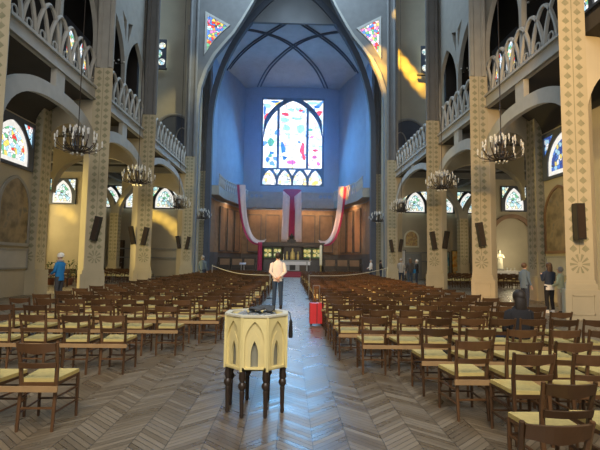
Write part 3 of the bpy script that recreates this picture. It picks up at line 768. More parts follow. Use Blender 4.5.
# altar steps with red carpet
t = thing('altar_steps', 'low altar steps covered in red carpet at the end of the central aisle', 'steps', (.3, 40.9, 0))
MB().box((0, .6, .075), (5.6, 5.2, .15)).box((0, 1.0, .225), (4.8, 4.2, .15)).box((0, 1.4, .375), (4.2, 3.4, .15)).build('step', M['dark_stone'], t)
MB().box((.1, -2.02, .08), (2.4, .05, .16)).box((.1, -1.55, .165), (2.4, .9, .025)).box((.1, -1.12, .23), (2.4, .04, .15)).box((.1, -.7, .315), (2.4, .8, .025)).box((.1, -.32, .38), (2.4, .04, .15)).build('carpet', M['red_carpet'], t)
# altar table
t = thing('altar', 'dark altar table with a white cloth front below the gilded reredos', 'altar', (.35, 41.6, .45))
MB().box((0, 0, .46), (2.9, .9, .92)).build('body', M['dark_wood'], t, bevel=.01)
MB().box((0, 0, .96), (3.3, 1.1, .08)).build('altar_top', M['grey_stone'], t, bevel=.01)
MB().box((0, -.02, 1.012), (3.0, 1.02, .02)).box((.1, -.54, .8), (2.9, .015, .4)).build('altar_cloth', M['white_cloth'], t)
MB().box((-.1, -.47, .42), (1.3, .03, .7)).build('front_panel', M['zinc'], t)
MB().box((-.1, -.49, .42), (.55, .02, .6)).build('picture', M['black'], t)
for x_ in (-1.25, 1.25): MB().lathe((x_, -.5, 0), [(.1, 0), (.08, .1), (.07, .8), (.1, .9)], 10).build('column', M['grey_stone'], t)
for i, x_ in enumerate((-1.3, -.95, 1.55)):
    c = thing('candlestick', f'slim candle on a brass stick on the altar, {ORD[i + 1]} from the left end', 'candlestick', (.35 + x_, 41.6, 1.475), 0, 'altar candles')
    MB().lathe((0, 0, 0), [(.07, 0), (.03, .05), (.02, .25), (.05, .3)], 8).build('stick', M['gold'], c)
    MB().lathe((0, 0, .3), [(.022, 0), (.02, .3)], 8).build('candle', M['cream_wax'], c)
# reredos: four posts, dark frame, gilded panels with a glow of their own
t = thing('reredos', 'dark canopy frame of gilded quatrefoil panels behind the altar', 'altar screen', (.25, 43.8, 0))
MB().box((0, 0, 2.98), (6.2, .5, .3)).box((0, 0, 3.18), (6.4, .6, .1)).build('beam', M['dark_wood'], t, bevel=.01)
MB().box((0, .15, .75), (6.0, .4, 1.5)).build('lower_wall', M['dado'], t)
MB().box((0, .2, 2.2), (6.0, .1, 1.4)).build('back_board', M['dark_wood'], t)
for x_ in (-2.95, -1.0, 1.0, 2.95): MB().lathe((x_, -.15, 0), [(.16, 0), (.16, .2), (.1, .3), (.09, 2.5), (.15, 2.75), (.15, 2.85)], 10).build('post', M['dark_wood'], t)
M['gold_glow'] = glass('glowing gilded panel', [(Y_, 4), ((1, .9, .45), 3), ((.5, .6, .25), 1.2)], 8, .55, .03)  # panel gold emits by itself in place of light falling on it
for x_ in (-2.45, -1.5, 1.45, 2.4):
    p = MB().plate(rect2(-.42, -.5, .42, .5), [ring2(-.19, .22, .17, 10), ring2(.19, .22, .17, 10), ring2(-.19, -.22, .17, 10), ring2(.19, -.22, .17, 10), ring2(0, 0, .09, 8)], (x_, .06, 2.2), X3, Z3, Y3, .05).build('panel', M['leafgreen'], t)
    MB().box((x_, .14, 2.2), (.82, .02, .98)).build('gilding', M['gold_glow'], p)
MB().loft([((0, 0, 1.55), .22, .12), ((0, 0, 1.9), .26, .14), ((0, 0, 2.25), .2, .12), ((0, 0, 2.4), .08, .07), ((0, 0, 2.55), .1, .1), ((0, 0, 2.68), .04, .05)]).build('figure', M['gold'], t, smooth=True)
for x_ in (-.55, .55): MB().loft([((x_, 0, 1.55), .1, .1), ((x_, 0, 2.0), .12, .1), ((x_, 0, 2.15), .05, .05), ((x_, 0, 2.28), .07, .07), ((x_, 0, 2.36), .02, .02)], 10).build('figure', M['gold'], t, smooth=True)
# tabernacle cross above the reredos, dark
t = thing('altar_cross', 'dark bronze cross standing on the reredos beam', 'cross', (.15, 43.8, 3.23))
MB().box((0, 0, .05), (.5, .3, .1)).build('base', M['black'], t)
MB().box((0, 0, .5), (.1, .08, .85)).box((0, 0, .62), (.5, .08, .1)).build('cross', M['black'], t)
# paschal candle
t = thing('candle_stand', 'tall cream paschal candle on a gilded stand right of the altar', 'candle', (2.9, 41.3, 0))
MB().lathe((0, 0, 0), [(.28, 0), (.26, .1), (.08, .18), (.07, .95), (.16, 1.05)], 12).build('stand', M['gold'], t, smooth=True)
MB().lathe((0, 0, 1.05), [(.13, 0), (.12, 1.8), (.03, 1.9)], 12).build('candle', M['cream_wax'], t, smooth=True)
# long cloth hangings
def hanging(name, label, path, wid, dirv, bands, group):
    t = thing(name, label, 'hanging', path[0], 0, group); o = Vector(path[0])
    n_ = len(path)
    for nm, m, a, b in bands:
        g = []
        for i, p in enumerate(path):
            w0 = wid * (1 - .35 * i / n_); d = Vector(dirv[0]).lerp(Vector(dirv[1]), i / (n_ - 1))
            row = []
            for j in range(7):
                f = a + (b - a) * j / 6
                row.append(Vector(p) - o + d * w0 * f + Vector((0, .05 * math.sin(9 * f + .4 * i), 0)))
            g.append(row)
        ob = MB().sheet(g).build(nm, m, t, smooth=True)
        md = ob.modifiers.new('thick', 'SOLIDIFY'); md.thickness = .012
    return t
for s in (-1, 1):
    sd = 'left' if s < 0 else 'right'
    P = bez([(s * 6.15 + .1, 48.8, 9.8), (s * 5.7 + .1, 48, 5.8), (s * 5.0 + .1, 46.5, 2.4), (s * 2.95 + .2, 44.05, 3.05)], 22)
    hanging('banner', f'long pink and red cloth swooping from the {sd} gallery to the reredos', P, .95, ((-s * 1, 0, 0), (-s * .6, 0, .8)),
            [('red_band', M['red_cloth'], 0, .3), ('pale_band', M['pink_cloth'], .3, 1)], 'swooping cloths')
t = thing('red_tail', 'deep red cloth tail hanging down at the left end of the reredos', 'hanging', (-2.95, 43.3, 0))
ob = MB().sheet([[(-.22 + .44 * j / 6, .04 * math.sin(j * 1.9 + i * .2), .01 + 3.19 * i / 10) for j in range(7)] for i in range(11)]).build('red_band', M['red_cloth'], t, smooth=True); ob.modifiers.new('thick', 'SOLIDIFY').thickness = .012
P = [(.15, 52.75 - .0 * i, 9.85 - 6.1 * i / 16) for i in range(17)]
t = thing('centre_banner', 'straight pale cloth hanging with a red centre under the great window', 'hanging', (.15, 52.7, 9.85))
for nm, m, xa, xb, ya, zt_, zb_, lean in (('pale_band', M['pink_cloth'], -1.1, -.25, 0, -.1, -6.2, -.14), ('pale_band', M['pink_cloth'], .25, 1.1, 0, -.1, -6.2, .14), ('red_band', M['red_cloth'], -.38, .38, .06, -.6, -5.6, 0)):
    g = [[(xa + (xb - xa) * j / 6 + lean * i / 14, -ya * -1 + .05 * math.sin(j * 1.7 + i * .2), zt_ + (zb_ - zt_) * i / 14) for j in range(7)] for i in range(15)]
    ob = MB().sheet(g).build(nm, m, t, smooth=True); ob.modifiers.new('thick', 'SOLIDIFY').thickness = .012
MB().plate([(-1.12, .0), (0, -.95), (1.12, 0), (.9, .15), (-.9, .15)], [], (0, -.1, 0), X3, Z3, Y3, .05).build('red_swag', M['red_cloth'], t)
t = tag(MB().box((0, 0, .5), (.9, .5, 1.0)).box((0, 0, 1.05), (.6, .4, .1)).lathe((0, 0, 1.1), [(.2, 0), (.24, .3), (.05, .55)], 8).build('tabernacle', M['dark_wood'], loc=(.15, 46.3, 2.6)), 'dark domed tabernacle behind the reredos, under the centre hanging', 'tabernacle')
t2 = tag(MB().box((0, 0, 1.3), (2.2, .9, 2.6)).box((0, 0, .1), (2.6, 1.2, .2)).build('pedestal', M['dado'], loc=(.15, 46.3, 0)), 'dark pedestal behind the reredos', 'pedestal')
# choir stalls and revetment panels
for s in (-1, 1):
    sd = 'left' if s < 0 else 'right'
    t = thing('choir_stall', f'long dark panelled choir stall on the {sd} of the altar', 'choir stall', (s * 5.2, 43.4, 0), 0, 'choir stalls')
    MB().box((0, .3, .85), (3.8, .12, 1.7)).build('back', M['dark_wood'], t)
    MB().box((0, -.05, .45), (3.8, .5, .08)).build('seat', M['dark_wood'], t)
    for x_ in (-1.85, -.62, .62, 1.85): MB().box((x_, 0, .6), (.08, .6, 1.2)).build('divider', M['dark_wood'], t)
    for x_ in (-1.2, 0, 1.2): MB().box((x_, .23, 1.25), (.95, .03, .6)).build('panel', M['brown_panel'], t, bevel=.01)
    # framed figure panels above
    for k, (xx, yy) in enumerate(((4.0, 53.75), (2.0, 53.75))):
        p = thing('wall_mosaic', f'tall framed brown panel on the apse wall, {ORD[k + 1]} from the {sd} corner', 'panel', (s * xx * 1.1, yy, 2.4), 0, 'apse panels')
        MB().plate(rect2(-.85, 0, .85, 4.6), [rect2(-.75, .1, .75, 4.5)], (0, 0, 0), X3, Z3, Y3, .1).build('panel_frame', M['dado'], p)
        MB().box((0, .1, 2.3), (1.6, .06, 4.5)).build('picture', M['brown_panel'], p)
    # panels on the canted wall
    d = (Vector((5.9, 54, 0)) - Vector((7.9, 46, 0)))
    for k, f in enumerate((.12, .38, .64)):
        c = Vector((7.9, 46, 0)) + d * (f + .11); 
        p = thing('wall_mosaic', f'tall framed brown panel along the {sd} slanted apse wall, {ORD[k + 1]} from the nave', 'panel', (s * (c.x - .1), c.y, 2.35), s * math.radians(-76 + 180), 'apse panels')
        MB().plate(rect2(-.85, 0, .85, 4.8), [rect2(-.75, .1, .75, 4.7)], (0, -.05, 0), X3, Z3, Y3, .1).build('panel_frame', M['dado'], p)
        MB().box((0, 0, 2.4), (1.6, .06, 4.7)).build('picture', M['brown_panel'], p)
t = thing('lectern', 'small steel lectern standing left of the altar', 'lectern', (-4.4, 41.4, 0))
MB().box((0, 0, .03), (.5, .4, .06)).build('base', M['steel'], t)
for x_ in (-.14, .14): MB().box((x_, 0, .55), (.04, .04, 1.0)).build('post', M['steel'], t)
MB().box((0, 0, 1.1), (.6, .42, .04), Matrix.Rotation(.4, 3, 'X')).build('top', M['steel'], t)

# ================================================================== aisle furniture and wall things
def framed(name, label, cat, loc, rz, w_, h_, m, mf, arch=False, fr=.07, group=None):
    t = thing(name, label, cat, loc, rz, group)
    o_ = gothic(0, w_ / 2, 0, h_ * .55, h_, 8) if arch else rect2(-w_ / 2, 0, w_ / 2, h_)
    i_ = gothic(0, w_ / 2 - fr, fr, h_ * .55, h_ - fr, 8) if arch else rect2(-w_ / 2 + fr, fr, w_ / 2 - fr, h_ - fr)
    MB().plate(o_, [i_], (0, -.06, 0), X3, Z3, Y3, .06).build('picture_frame', mf, t)
    MB().plate(i_ if arch else i_, [], (0, -.03, 0), X3, Z3, Y3, .025).build('picture', m, t)
    return t
def picture(name, cols, scale, rough=.6):
    m, nt, b = node_mat(name)
    r = nt.nodes.new('ShaderNodeValToRGB'); nt.links.new(noise(nt, scale, 3), r.inputs[0])
    e = r.color_ramp.elements
    for i, c in enumerate(cols):
        p = .3 + .4 * i / (len(cols) - 1)
        el = e[i] if i < 2 else e.new(p)
        el.position = p; el.color = (*c, 1)
    nt.links.new(r.outputs[0], b.inputs['Base Color']); b.inputs['Roughness'].default_value = rough
    return m
M['pic_dark'] = picture('dark old painting', [(.10, .08, .05), (.22, .17, .10), (.34, .26, .15), (.12, .13, .12)], 1.8)
M['pic_gold'] = picture('gold ground mosaic', [(.25, .15, .06), (.75, .55, .22), (.45, .25, .12), (.8, .66, .34)], 3.2)
M['pic_orange'] = picture('orange painting', [(.35, .08, .02), (.95, .42, .06), (1, .72, .25), (.5, .12, .04)], 2.2)
M['pic_blue'] = picture('blue green painting', [(.05, .18, .3), (.2, .5, .6), (.75, .7, .4), (.15, .35, .15)], 2.5)
for s in (-1, 1):
    sd = 'left' if s < 0 else 'right'
    framed('painting', f'tall round-topped dim painting on the outer wall of the {sd} aisle, beside its window', 'painting', (s * 10.68, 17.15, 1.95), -s * PI / 2, 2.0, 2.75, M['pic_dark'], M['brown_panel'] if s > 0 else M['grey_stone'], True, .12)
    framed('relief_panel', f'low stone relief panel under the painting in the {sd} aisle', 'relief', (s * 10.68, 17.15, 1.05), -s * PI / 2, 2.0, .8, M['pale_stone'], M['grey_stone'])
framed('mosaic', 'small round-topped gold mosaic of a figure above the transept door', 'mosaic', (10.55, 38.06, 2.75), 0, 1.3, 1.5, M['pic_gold'], M['statue'], True, .13)
t = thing('door_1', 'pale grey door in the end wall of the right transept', 'door', (10.65, 38.05, 0)); t['kind'] = 'structure'
MB().plate(rect2(-.75, 0, .75, 2.35), [rect2(-.62, .02, .62, 2.22)], (0, -.07, 0), X3, Z3, Y3, .07).build('door_frame', M['grey_stone'], t)
MB().box((0, -.02, 1.1), (1.22, .04, 2.2)).build('door_leaf', M['zinc'], t); MB().ball((.5, -.06, 1.05), .035, 1).build('door_handle', M['steel'], t)
t = thing('door_2', 'dark brown door in the end wall of the left transept', 'door', (-14.75, 38.05, 0)); t['kind'] = 'structure'
MB().plate(rect2(-.6, 0, .6, 3.0), [rect2(-.48, .02, .48, 2.88)], (0, -.09, 0), X3, Z3, Y3, .09).build('door_frame', M['dark_wood'], t)
MB().box((0, -.03, 1.44), (.95, .05, 2.86)).box((0, -.06, .8), (.7, .02, 1.0)).box((0, -.06, 2.1), (.7, .02, 1.2)).build('door_leaf', M['door_wood'], t)
MB().ball((.38, -.08, 1.1), .035, 1).build('door_handle', M['steel'], t)
def easel(label, loc, w_, h_, m, rz=0):
    t = thing('display_panel', label, 'display panel', loc, rz)
    MB().plate(rect2(-w_ / 2, .3, w_ / 2, .3 + h_), [rect2(-w_ / 2 + .05, .35, w_ / 2 - .05, .25 + h_)], (0, -.03, 0), X3, Z3, Y3, .06).build('panel_frame', M['dark_wood'], t)
    MB().box((0, .0, .3 + h_ / 2), (w_ - .1, .02, h_ - .1)).build('picture', m, t)
    for x_ in (-w_ / 2 + .03, w_ / 2 - .03): MB().box((x_, .03, .2), (.05, .05, .4)).box((x_, .03, .02), (.06, .6, .04)).build('foot', M['dark_wood'], t)
easel('glowing orange picture on a standing panel in the right transept', (14.15, 37.0, 0), .95, 2.2, M['pic_orange'])
easel('blue green picture on a standing panel beside the orange one', (13.15, 37.1, 0), .75, 2.1, M['pic_blue'])
easel('pale poster on a standing panel beside the transept door', (9.6, 37.3, 0), .5, 2.2, M['white_cloth'])
# statue and altar table in the right chapel
t = thing('side_altar', 'low dark side altar with a white cloth in the right chapel', 'altar', (15.9, 32.4, 0))
MB().box((0, 0, .45), (2.4, .8, .9)).build('body', M['door_wood'], t, bevel=.01)
MB().box((0, 0, .93), (2.6, .9, .05)).box((0, -.46, .82), (1.6, .02, .22)).build('altar_cloth', M['white_cloth'], t)
t = thing('statue', 'pale standing robed statue on the side altar of the right chapel', 'statue', (15.52, 32.35, .955)); t.scale = (1.3, 1.1, 1.05)
MB().box((0, 0, .06), (.4, .35, .12)).build('base', M['grey_stone'], t)
MB().loft([((0, 0, .12), .2, .16), ((0, 0, .5), .19, .15), ((0, 0, .85), .16, .13), ((0, 0, 1.05), .19, .13), ((0, 0, 1.16), .12, .09), ((0, 0, 1.2), .05, .05), ((0, -.01, 1.27), .085, .095), ((0, -.01, 1.36), .085, .095), ((0, 0, 1.43), .04, .05)]).tube([(-.18, 0, 1.1), (-.2, -.1, .88), (-.02, -.17, .95)], [.06, .055, .035], 8).tube([(.18, 0, 1.1), (.2, -.1, .88), (.02, -.17, .97)], [.06, .055, .035], 8).build('figure', M['statue'], t, smooth=True)
for k in range(4):
    c = thing('vigil_candle', f'white vigil candle on the side altar, {ORD[k + 1]} right of the statue', 'candle', (15.75 + .28 * k, 32.25, .955), 0, 'vigil candles')
    MB().lathe((0, 0, 0), [(.05, 0), (.05, .03), (.035, .04), (.035, .2 + .03 * (k % 2))], 8).build('candle', M['bulb'], c)
    MB().lathe((0, 0, .2 + .03 * (k % 2)), [(.004, 0), (.003, .02)], 5).build('wick', M['black'], c)
# chapel brick arch around the niche
b = MB().plate(gothic(16.9, 1.75, 0, 3.5, 5.25, 10)[:] + gothic(16.9, 1.45, 0, 3.5, 4.95, 10)[::-1], [], (0, 33.0, 0), X3, Z3, Y3, .15)
struct(b.build('trim_chapel_arch', M['brown_panel']), 'brown brick arch around the niche of the right chapel', 'arch')
# bench and plants in the left transept
t = thing('wooden_bench', 'brown wooden bench beneath the plants in the left aisle', 'bench', (-12.4, 23.0, 0))
MB().box((0, 0, .45), (2.0, .42, .06)).build('seat', M['door_wood'], t); MB().box((0, .2, .8), (2.0, .05, .22)).box((0, .2, .6), (2.0, .05, .08)).build('backrest', M['door_wood'], t)
for x_ in (-.9, .9):
    for y_ in (-.17, .2): MB().box((x_, y_, .22 if y_ < 0 else .45), (.07, .06, .44 if y_ < 0 else .9)).build('leg', M['door_wood'], t)
def bush(label, loc, h_):
    t = thing('potted_plant', label, 'plant', loc, 0, 'plants in the left transept')
    MB().lathe((0, 0, 0), [(.16, 0), (.22, .35), (.24, .36), (.2, .34)], 12).build('pot', M['terracotta'], t, smooth=True)
    b = MB()
    for k in range(70):
        a = random.uniform(0, 6.28); q = random.uniform(.1, 1); r_ = .45 * math.sqrt(q); z_ = .35 + random.uniform(.1, h_)
        c = Vector((r_ * math.cos(a), r_ * math.sin(a), z_)); d = Vector((math.cos(a), math.sin(a), random.uniform(-.3, .8))).normalized(); e = d.cross(Z3).normalized()
        b.bm.faces.new([b.bm.verts.new(v) for v in (c - d * .11, c + e * .05, c + d * .13, c - e * .05)])
    for k in range(6): b.tube([(0, 0, .33), (.25 * math.cos(k), .25 * math.sin(k), .35 + h_ * .8)], [.012, .006], 4)
    b.build('foliage', M['leafgreen'], t)
for k, (x_, y_) in enumerate(((-13.1, 24.6), (-12.2, 24.8), (-11.5, 24.6))): bush(f'leafy potted plant behind the wooden bench, {ORD[k + 1]} from the outer wall', (x_, y_, 0), .9 + .15 * (k % 2))

# speakers on the piers
def speaker(label, loc, rz, tilt):
    t = thing('column_speaker', label, 'speaker', loc, rz, 'column loudspeakers'); R = Matrix.Rotation(tilt, 3, 'Y')
    MB().box((0, -.16, 0), (.25, .2, 1.02), R).build('body', M['black'], t, bevel=.012)
    MB().box((0, -.265, 0), (.2, .015, .94), R).build('grille', M['dark_wood'], t)
    MB().box((0, -.03, .2), (.08, .08, .1)).box((0, -.03, -.2), (.08, .08, .1)).build('bracket', M['iron'], t)
for s in (-1, 1):
    sd = 'left' if s < 0 else 'right'
    for k in range(0 if s > 0 else 1, 4):
        speaker(f'dark column loudspeaker on the front of the {sd} pier, {ORD[k + 1]} from the viewer', (s * 8.12, ZP[k] + .01, 2.75), 0, math.radians(-s * (1 if k == 0 else 9) if s > 0 else 11))
        if k >= 2: speaker(f'dark column loudspeaker on the aisle side of the {sd} pier, {ORD[k + 1]} from the viewer', (s * 8.92, ZP[k] + .27, 2.8), 0, math.radians(-12 if s < 0 else 10))

# chandeliers: iron ring, curved arms and candle bulbs
def chandelier(label, loc, top, detail=True):
    t = thing('chandelier', label, 'chandelier', loc, random.uniform(0, 1), 'wrought iron chandeliers')
    MB().tube([(0, 0, 0.55), (0, 0, top - loc[2])], .018, 6).build('rod', M['iron'], t)
    MB().lathe((0, 0, 0), [(.03, -.1), (.10, -.02), (.10, .06), (.04, .12), (.03, .5), (.07, .56), (.02, .62)], 10).build('stem', M['iron'], t, smooth=True)
    for r_, z_ in ((.22, -.02), (.42, .1)):
        MB().tube([(r_ * math.cos(q), r_ * math.sin(q), z_) for q in [2 * PI * k / 24 for k in range(25)]], .018, 5).build('ring', M['iron'], t)
    bulbs = []
    for k in range(14):
        a = 2 * PI * k / 14; ca, sa = math.cos(a), math.sin(a)
        b = MB()
        arms = [(.80, .22), (.52, .56), (.30, .66)] if k % 2 == 0 else [(.70, .06), (.66, .42), (.16, .62)]
        for R_, z_ in arms:
            b.tube([(ca * (.05 + (R_ - .05) * math.sin(q)), sa * (.05 + (R_ - .05) * math.sin(q)), -.05 + (z_ + .05) * (1 - math.cos(q))) for q in [j * PI / 12 for j in range(7)]], .014, 4)
            bulbs.append((ca * R_, sa * R_, z_))
        b.build('arm', M['iron'], t)
    me = MB().lathe((0, 0, 0), [(.035, 0), (.02, .02), (.018, .1), (.035, .13), (.03, .19), (.008, .24)], 8).mesh('lamp_bulb', M['bulb'], True)
    if detail:
        for p in bulbs:
            o = bpy.data.objects.new('lamp_bulb', me); C.objects.link(o); o.parent = t; o.location = p
    else:
        b = MB()
        for p in bulbs: b.lathe(p, [(.035, 0), (.02, .02), (.018, .1), (.035, .13), (.008, .24)], 6)
        o = b.build('lamp_bulb', M['bulb'], t); o['kind'] = 'stuff'
    b = MB()
    for k in range(8): b.ball((.2 * math.cos(k * PI / 4), .2 * math.sin(k * PI / 4), -.12), .04, 1)
    b.build('lower_bulbs', M['bulb'], t)
    return t
ch_pos = [(15.7, 5.35, 'nearest arch'), (22.0, 5.3, 'second arch'), (30.2, 5.0, 'wide transept arch'), (38.2, 5.0, 'arch beside the chancel')]
for s in (-1, 1):
    sd = 'left' if s < 0 else 'right'
    for k, (y, z, wd_) in enumerate(ch_pos):
        chandelier(f'iron chandelier of candle bulbs hanging in the {wd_} on the {sd}', (s * 7.68, y, z), 21.6, k < 2)
    for k, y in enumerate((15.7, 22.0)):
        t = thing('pendant_lamp', f'small star-shaped pendant lamp hanging before the {sd} upper gallery, {ORD[k + 1]} bay', 'lamp', (s * 8.9, y, 11.4), 0, 'gallery pendants')
        MB().tube([(0, 0, 0), (0, 0, 5.2)], .012, 5).build('rod', M['iron'], t)
        b = MB()
        for q in range(5): b.tube([(0, 0, .02), (.24 * math.cos(q * 1.257), .24 * math.sin(q * 1.257), .08)], .014, 4)
        b.build('arm', M['iron'], t)
        for q in range(5): MB().ball((.25 * math.cos(q * 1.257), .25 * math.sin(q * 1.257), .12), .05, 1).build('lamp_bulb', M['bulb'], t)

# ================================================================== CHAIRS
def chair_parts():
    """prayer chair facing +y: (name, mesh) list"""
    P = []
    g = MB()
    fr, rr = .182, .155
    b = MB(); pts = [(-.190, .18), (.190, .18), (.158, -.19), (-.158, -.19)]
    b.plate(pts, [], (0, 0, .425), X3, Y3, Z3, .035)
    P.append(('seat', b.mesh('seat', M['rush'], bevel=.012)))
    P.append(('seat_frame', MB().box((0, .18, .41), (.37, .03, .035)).box((0, -.19, .41), (.31, .03, .035)).tube([(-.178, .18, .41), (-.155, -.19, .41)], .018, 4).tube([(.178, .18, .41), (.155, -.19, .41)], .018, 4).mesh('seat_frame', M['wood'])))
    for e in (-1, 1):
        P.append(('leg', MB().tube([(e * fr, .18, 0), (e * fr, .18, .425)], [.014, .018], 6).mesh('front_leg', M['wood'])))
        P.append(('leg', MB().tube([(e * .155, -.235, 0), (e * rr, -.2, .42), (e * (rr + .008), -.215, .6), (e * (rr + .022), -.265, .80)], [.014, .019, .018, .014], 6).mesh('rear_leg', M['wood'])))
    def slat(z0, z1, dip, th=.022):
        g = []; ring = []
        n_ = 8; b = MB()
        F, K = [], []
        for i in range(n_ + 1):
            f = i / n_; x = -.166 + .332 * f; bow = -.03 * (1 - (2 * f - 1) ** 2)
            zl = z0 - dip * math.cos(PI * (2 * f - 1)) * .5 + dip * .5 * 0
            yb = -.2 - .055 * (z0 - .42) / .38 + bow; yt = -.2 - .055 * (z1 - .42) / .38 - .008 + bow
            F.append([(x, yb - th, zl), (x, yt - th, z1), (x, yt, z1), (x, yb, zl)])
        vs = [[b.bm.verts.new(p) for p in r_] for r_ in F]
        for A, B in zip(vs, vs[1:]):
            for k in range(4): b.bm.faces.new((A[k], A[(k + 1) % 4], B[(k + 1) % 4], B[k]))
        b.bm.faces.new(vs[0]); b.bm.faces.new(vs[-1][::-1])
        return b
    P.append(('top_rail', slat(.705, .79, .022).mesh('top_rail', M['wood'])))
    P.append(('cross_rail', slat(.565, .615, 0).mesh('cross_rail', M['wood'])))
    for z_ in (.14, .27):
        P.append(('stretcher', MB().tube([(-fr, .18, z_ + .03), (fr, .18, z_ + .03)], .011, 5).mesh('stretcher', M['wood'])))
    for e in (-1, 1):
        P.append(('stretcher', MB().tube([(e * fr, .18, .16), (e * rr, -.215, .16)], .011, 5).tube([(e * fr, .18, .29), (e * rr, -.205, .29)], .011, 5).mesh('stretcher', M['wood'])))
    P.append(('stretcher', MB().tube([(-rr, -.215, .20), (rr, -.215, .20)], .011, 5).mesh('stretcher', M['wood'])))
    return P
PARTS = chair_parts()
def join_chair():
    me = bpy.data.meshes.new('chair_whole'); bm = bmesh.new()
    for nm, m in PARTS:
        n0 = len(bm.faces); bm.from_mesh(m); bm.faces.ensure_lookup_table()
        for f in bm.faces[n0:]: f.material_index = 1 if nm == 'seat' else 0
    bm.to_mesh(me); bm.free(); me.materials.append(M['wood']); me.materials.append(M['rush'])
    return me
WHOLE = join_chair()
rows = {1: [], -1: []}      # (y of the seat centre, first x, pitch)
for y, x0_, p in ((2.49, 1.33, .53), (3.22, 1.83, .5), (4.09, 2.15, .5), (4.68, 1.84, .5), (5.47, 1.75, .5), (6.42, 1.22, .44), (7.3, .98, .48)): rows[1].append((y, x0_, p))
y = 8.15
while y < 31: rows[1].append((y, .98 + random.uniform(-.05, .08), .49)); y += .88
for y, x0_, p in ((4.35, -2.26, -.52), (6.32, -2.36, -.53), (7.5, -1.98, -.52), (8.6, -1.5, -.5)): rows[-1].append((y, x0_, p))
y = 9.55
while y < 31: rows[-1].append((y, -1.12 + random.uniform(-.08, .05), -.5)); y += .92
spots = []
for s in (1, -1):
    for r_, (y, x0_, p) in enumerate(rows[s]):
        xm = (5.3 if y > 8 else 6.7) if s < 0 else 4.7
        k = 0
        while abs(x0_ + p * k) < xm:
            x = x0_ + p * k + random.uniform(-.025, .025)
            q = project((x, y, .6))
            if s > 0 and abs(y - 6.42) < .1 and 3.1 < x < 3.6: x = 3.42
            if q and -22 < q[0] < 622 and q[1] < 470:
                spots.append((y, s, r_, k, x, y + random.uniform(-.03, .03), random.gauss(0, .035)))
            k += 1
# chairs set out in the transepts
extra = []
for s in (1, -1):
    for r_, y in enumerate((26.6, 27.6, 28.6, 29.6, 30.6)):
        for k in range(9):
            extra.append((s * (9.6 + .52 * k), y, random.gauss(0, .06)))
extra += [(13.4 + .55 * k, 30.4 + .0 * k, random.gauss(PI, .2)) for k in range(5)]
spots.sort(key=lambda a: a[0])
proto = None; n_parts = 0
def chair_label(s, r_, k):
    return f'wooden rush-seat chair, {ORD[k + 1]} from the aisle in the {ORD[r_ + 1]} row on the {"right" if s > 0 else "left"}'
for (yy, s, r_, k, x, y, a) in spots[:300]:
    if yy < 12.6:
        if proto is None:
            proto = o = thing('wooden_chair', '', 'chair', (0, 0, 0), 0, 'rush-seated chairs in the nave')
            for nm, m in PARTS:
                c = bpy.data.objects.new(nm, m); C.objects.link(c); c.parent = o
                if nm == 'seat': c['label'] = 'pale yellow woven rush seat'
        else: o = copy_tree(proto)
    else:
        o = bpy.data.objects.new('wooden_chair', WHOLE); C.objects.link(o); o['category'] = 'chair'; o['group'] = 'rush-seated chairs in the nave'
    o.location = (x, y, 0); o.rotation_euler = (0, 0, a); o['label'] = chair_label(s, r_, k)
bm = bmesh.new()
for (x, y, a) in [(t_[4], t_[5], t_[6]) for t_ in spots[300:]] + extra:
    n0 = len(bm.verts); bm.from_mesh(WHOLE); bm.verts.ensure_lookup_table()
    Mx = Matrix.Translation((x, y, 0)) @ Matrix.Rotation(a, 4, 'Z')
    for v in bm.verts[n0:]: v.co = Mx @ v.co
me = bpy.data.meshes.new('far_chairs'); bm.to_mesh(me); bm.free(); me.materials.append(M['wood']); me.materials.append(M['rush'])
o = bpy.data.objects.new('far_chairs', me); C.objects.link(o)
tag(o, 'distant rows of brown rush-seated chairs towards the altar and in the transepts', 'chairs', None, 'stuff')
# battens that tie the chairs of a row together
for s in (1, -1):
    for r_, (y, x0_, p) in enumerate(rows[s][:12]):
        if s > 0 and r_ in (0, 1, 2): continue
        xe = x0_ + p * int((((5.3 if y > 8 else 6.7) if s < 0 else 4.7) - abs(x0_)) / abs(p))
        xa, xb = (x0_ - s * .19, xe + s * .19)
        o = MB().box(((xa + xb) / 2, y - .245, .385), (abs(xb - xa), .02, .05)).build('batten', M['wood_lite'])
        tag(o, f'light wooden batten tying the chair backs of the {ORD[r_ + 1]} row on the {"right" if s > 0 else "left"}', 'batten', 'chair row battens')

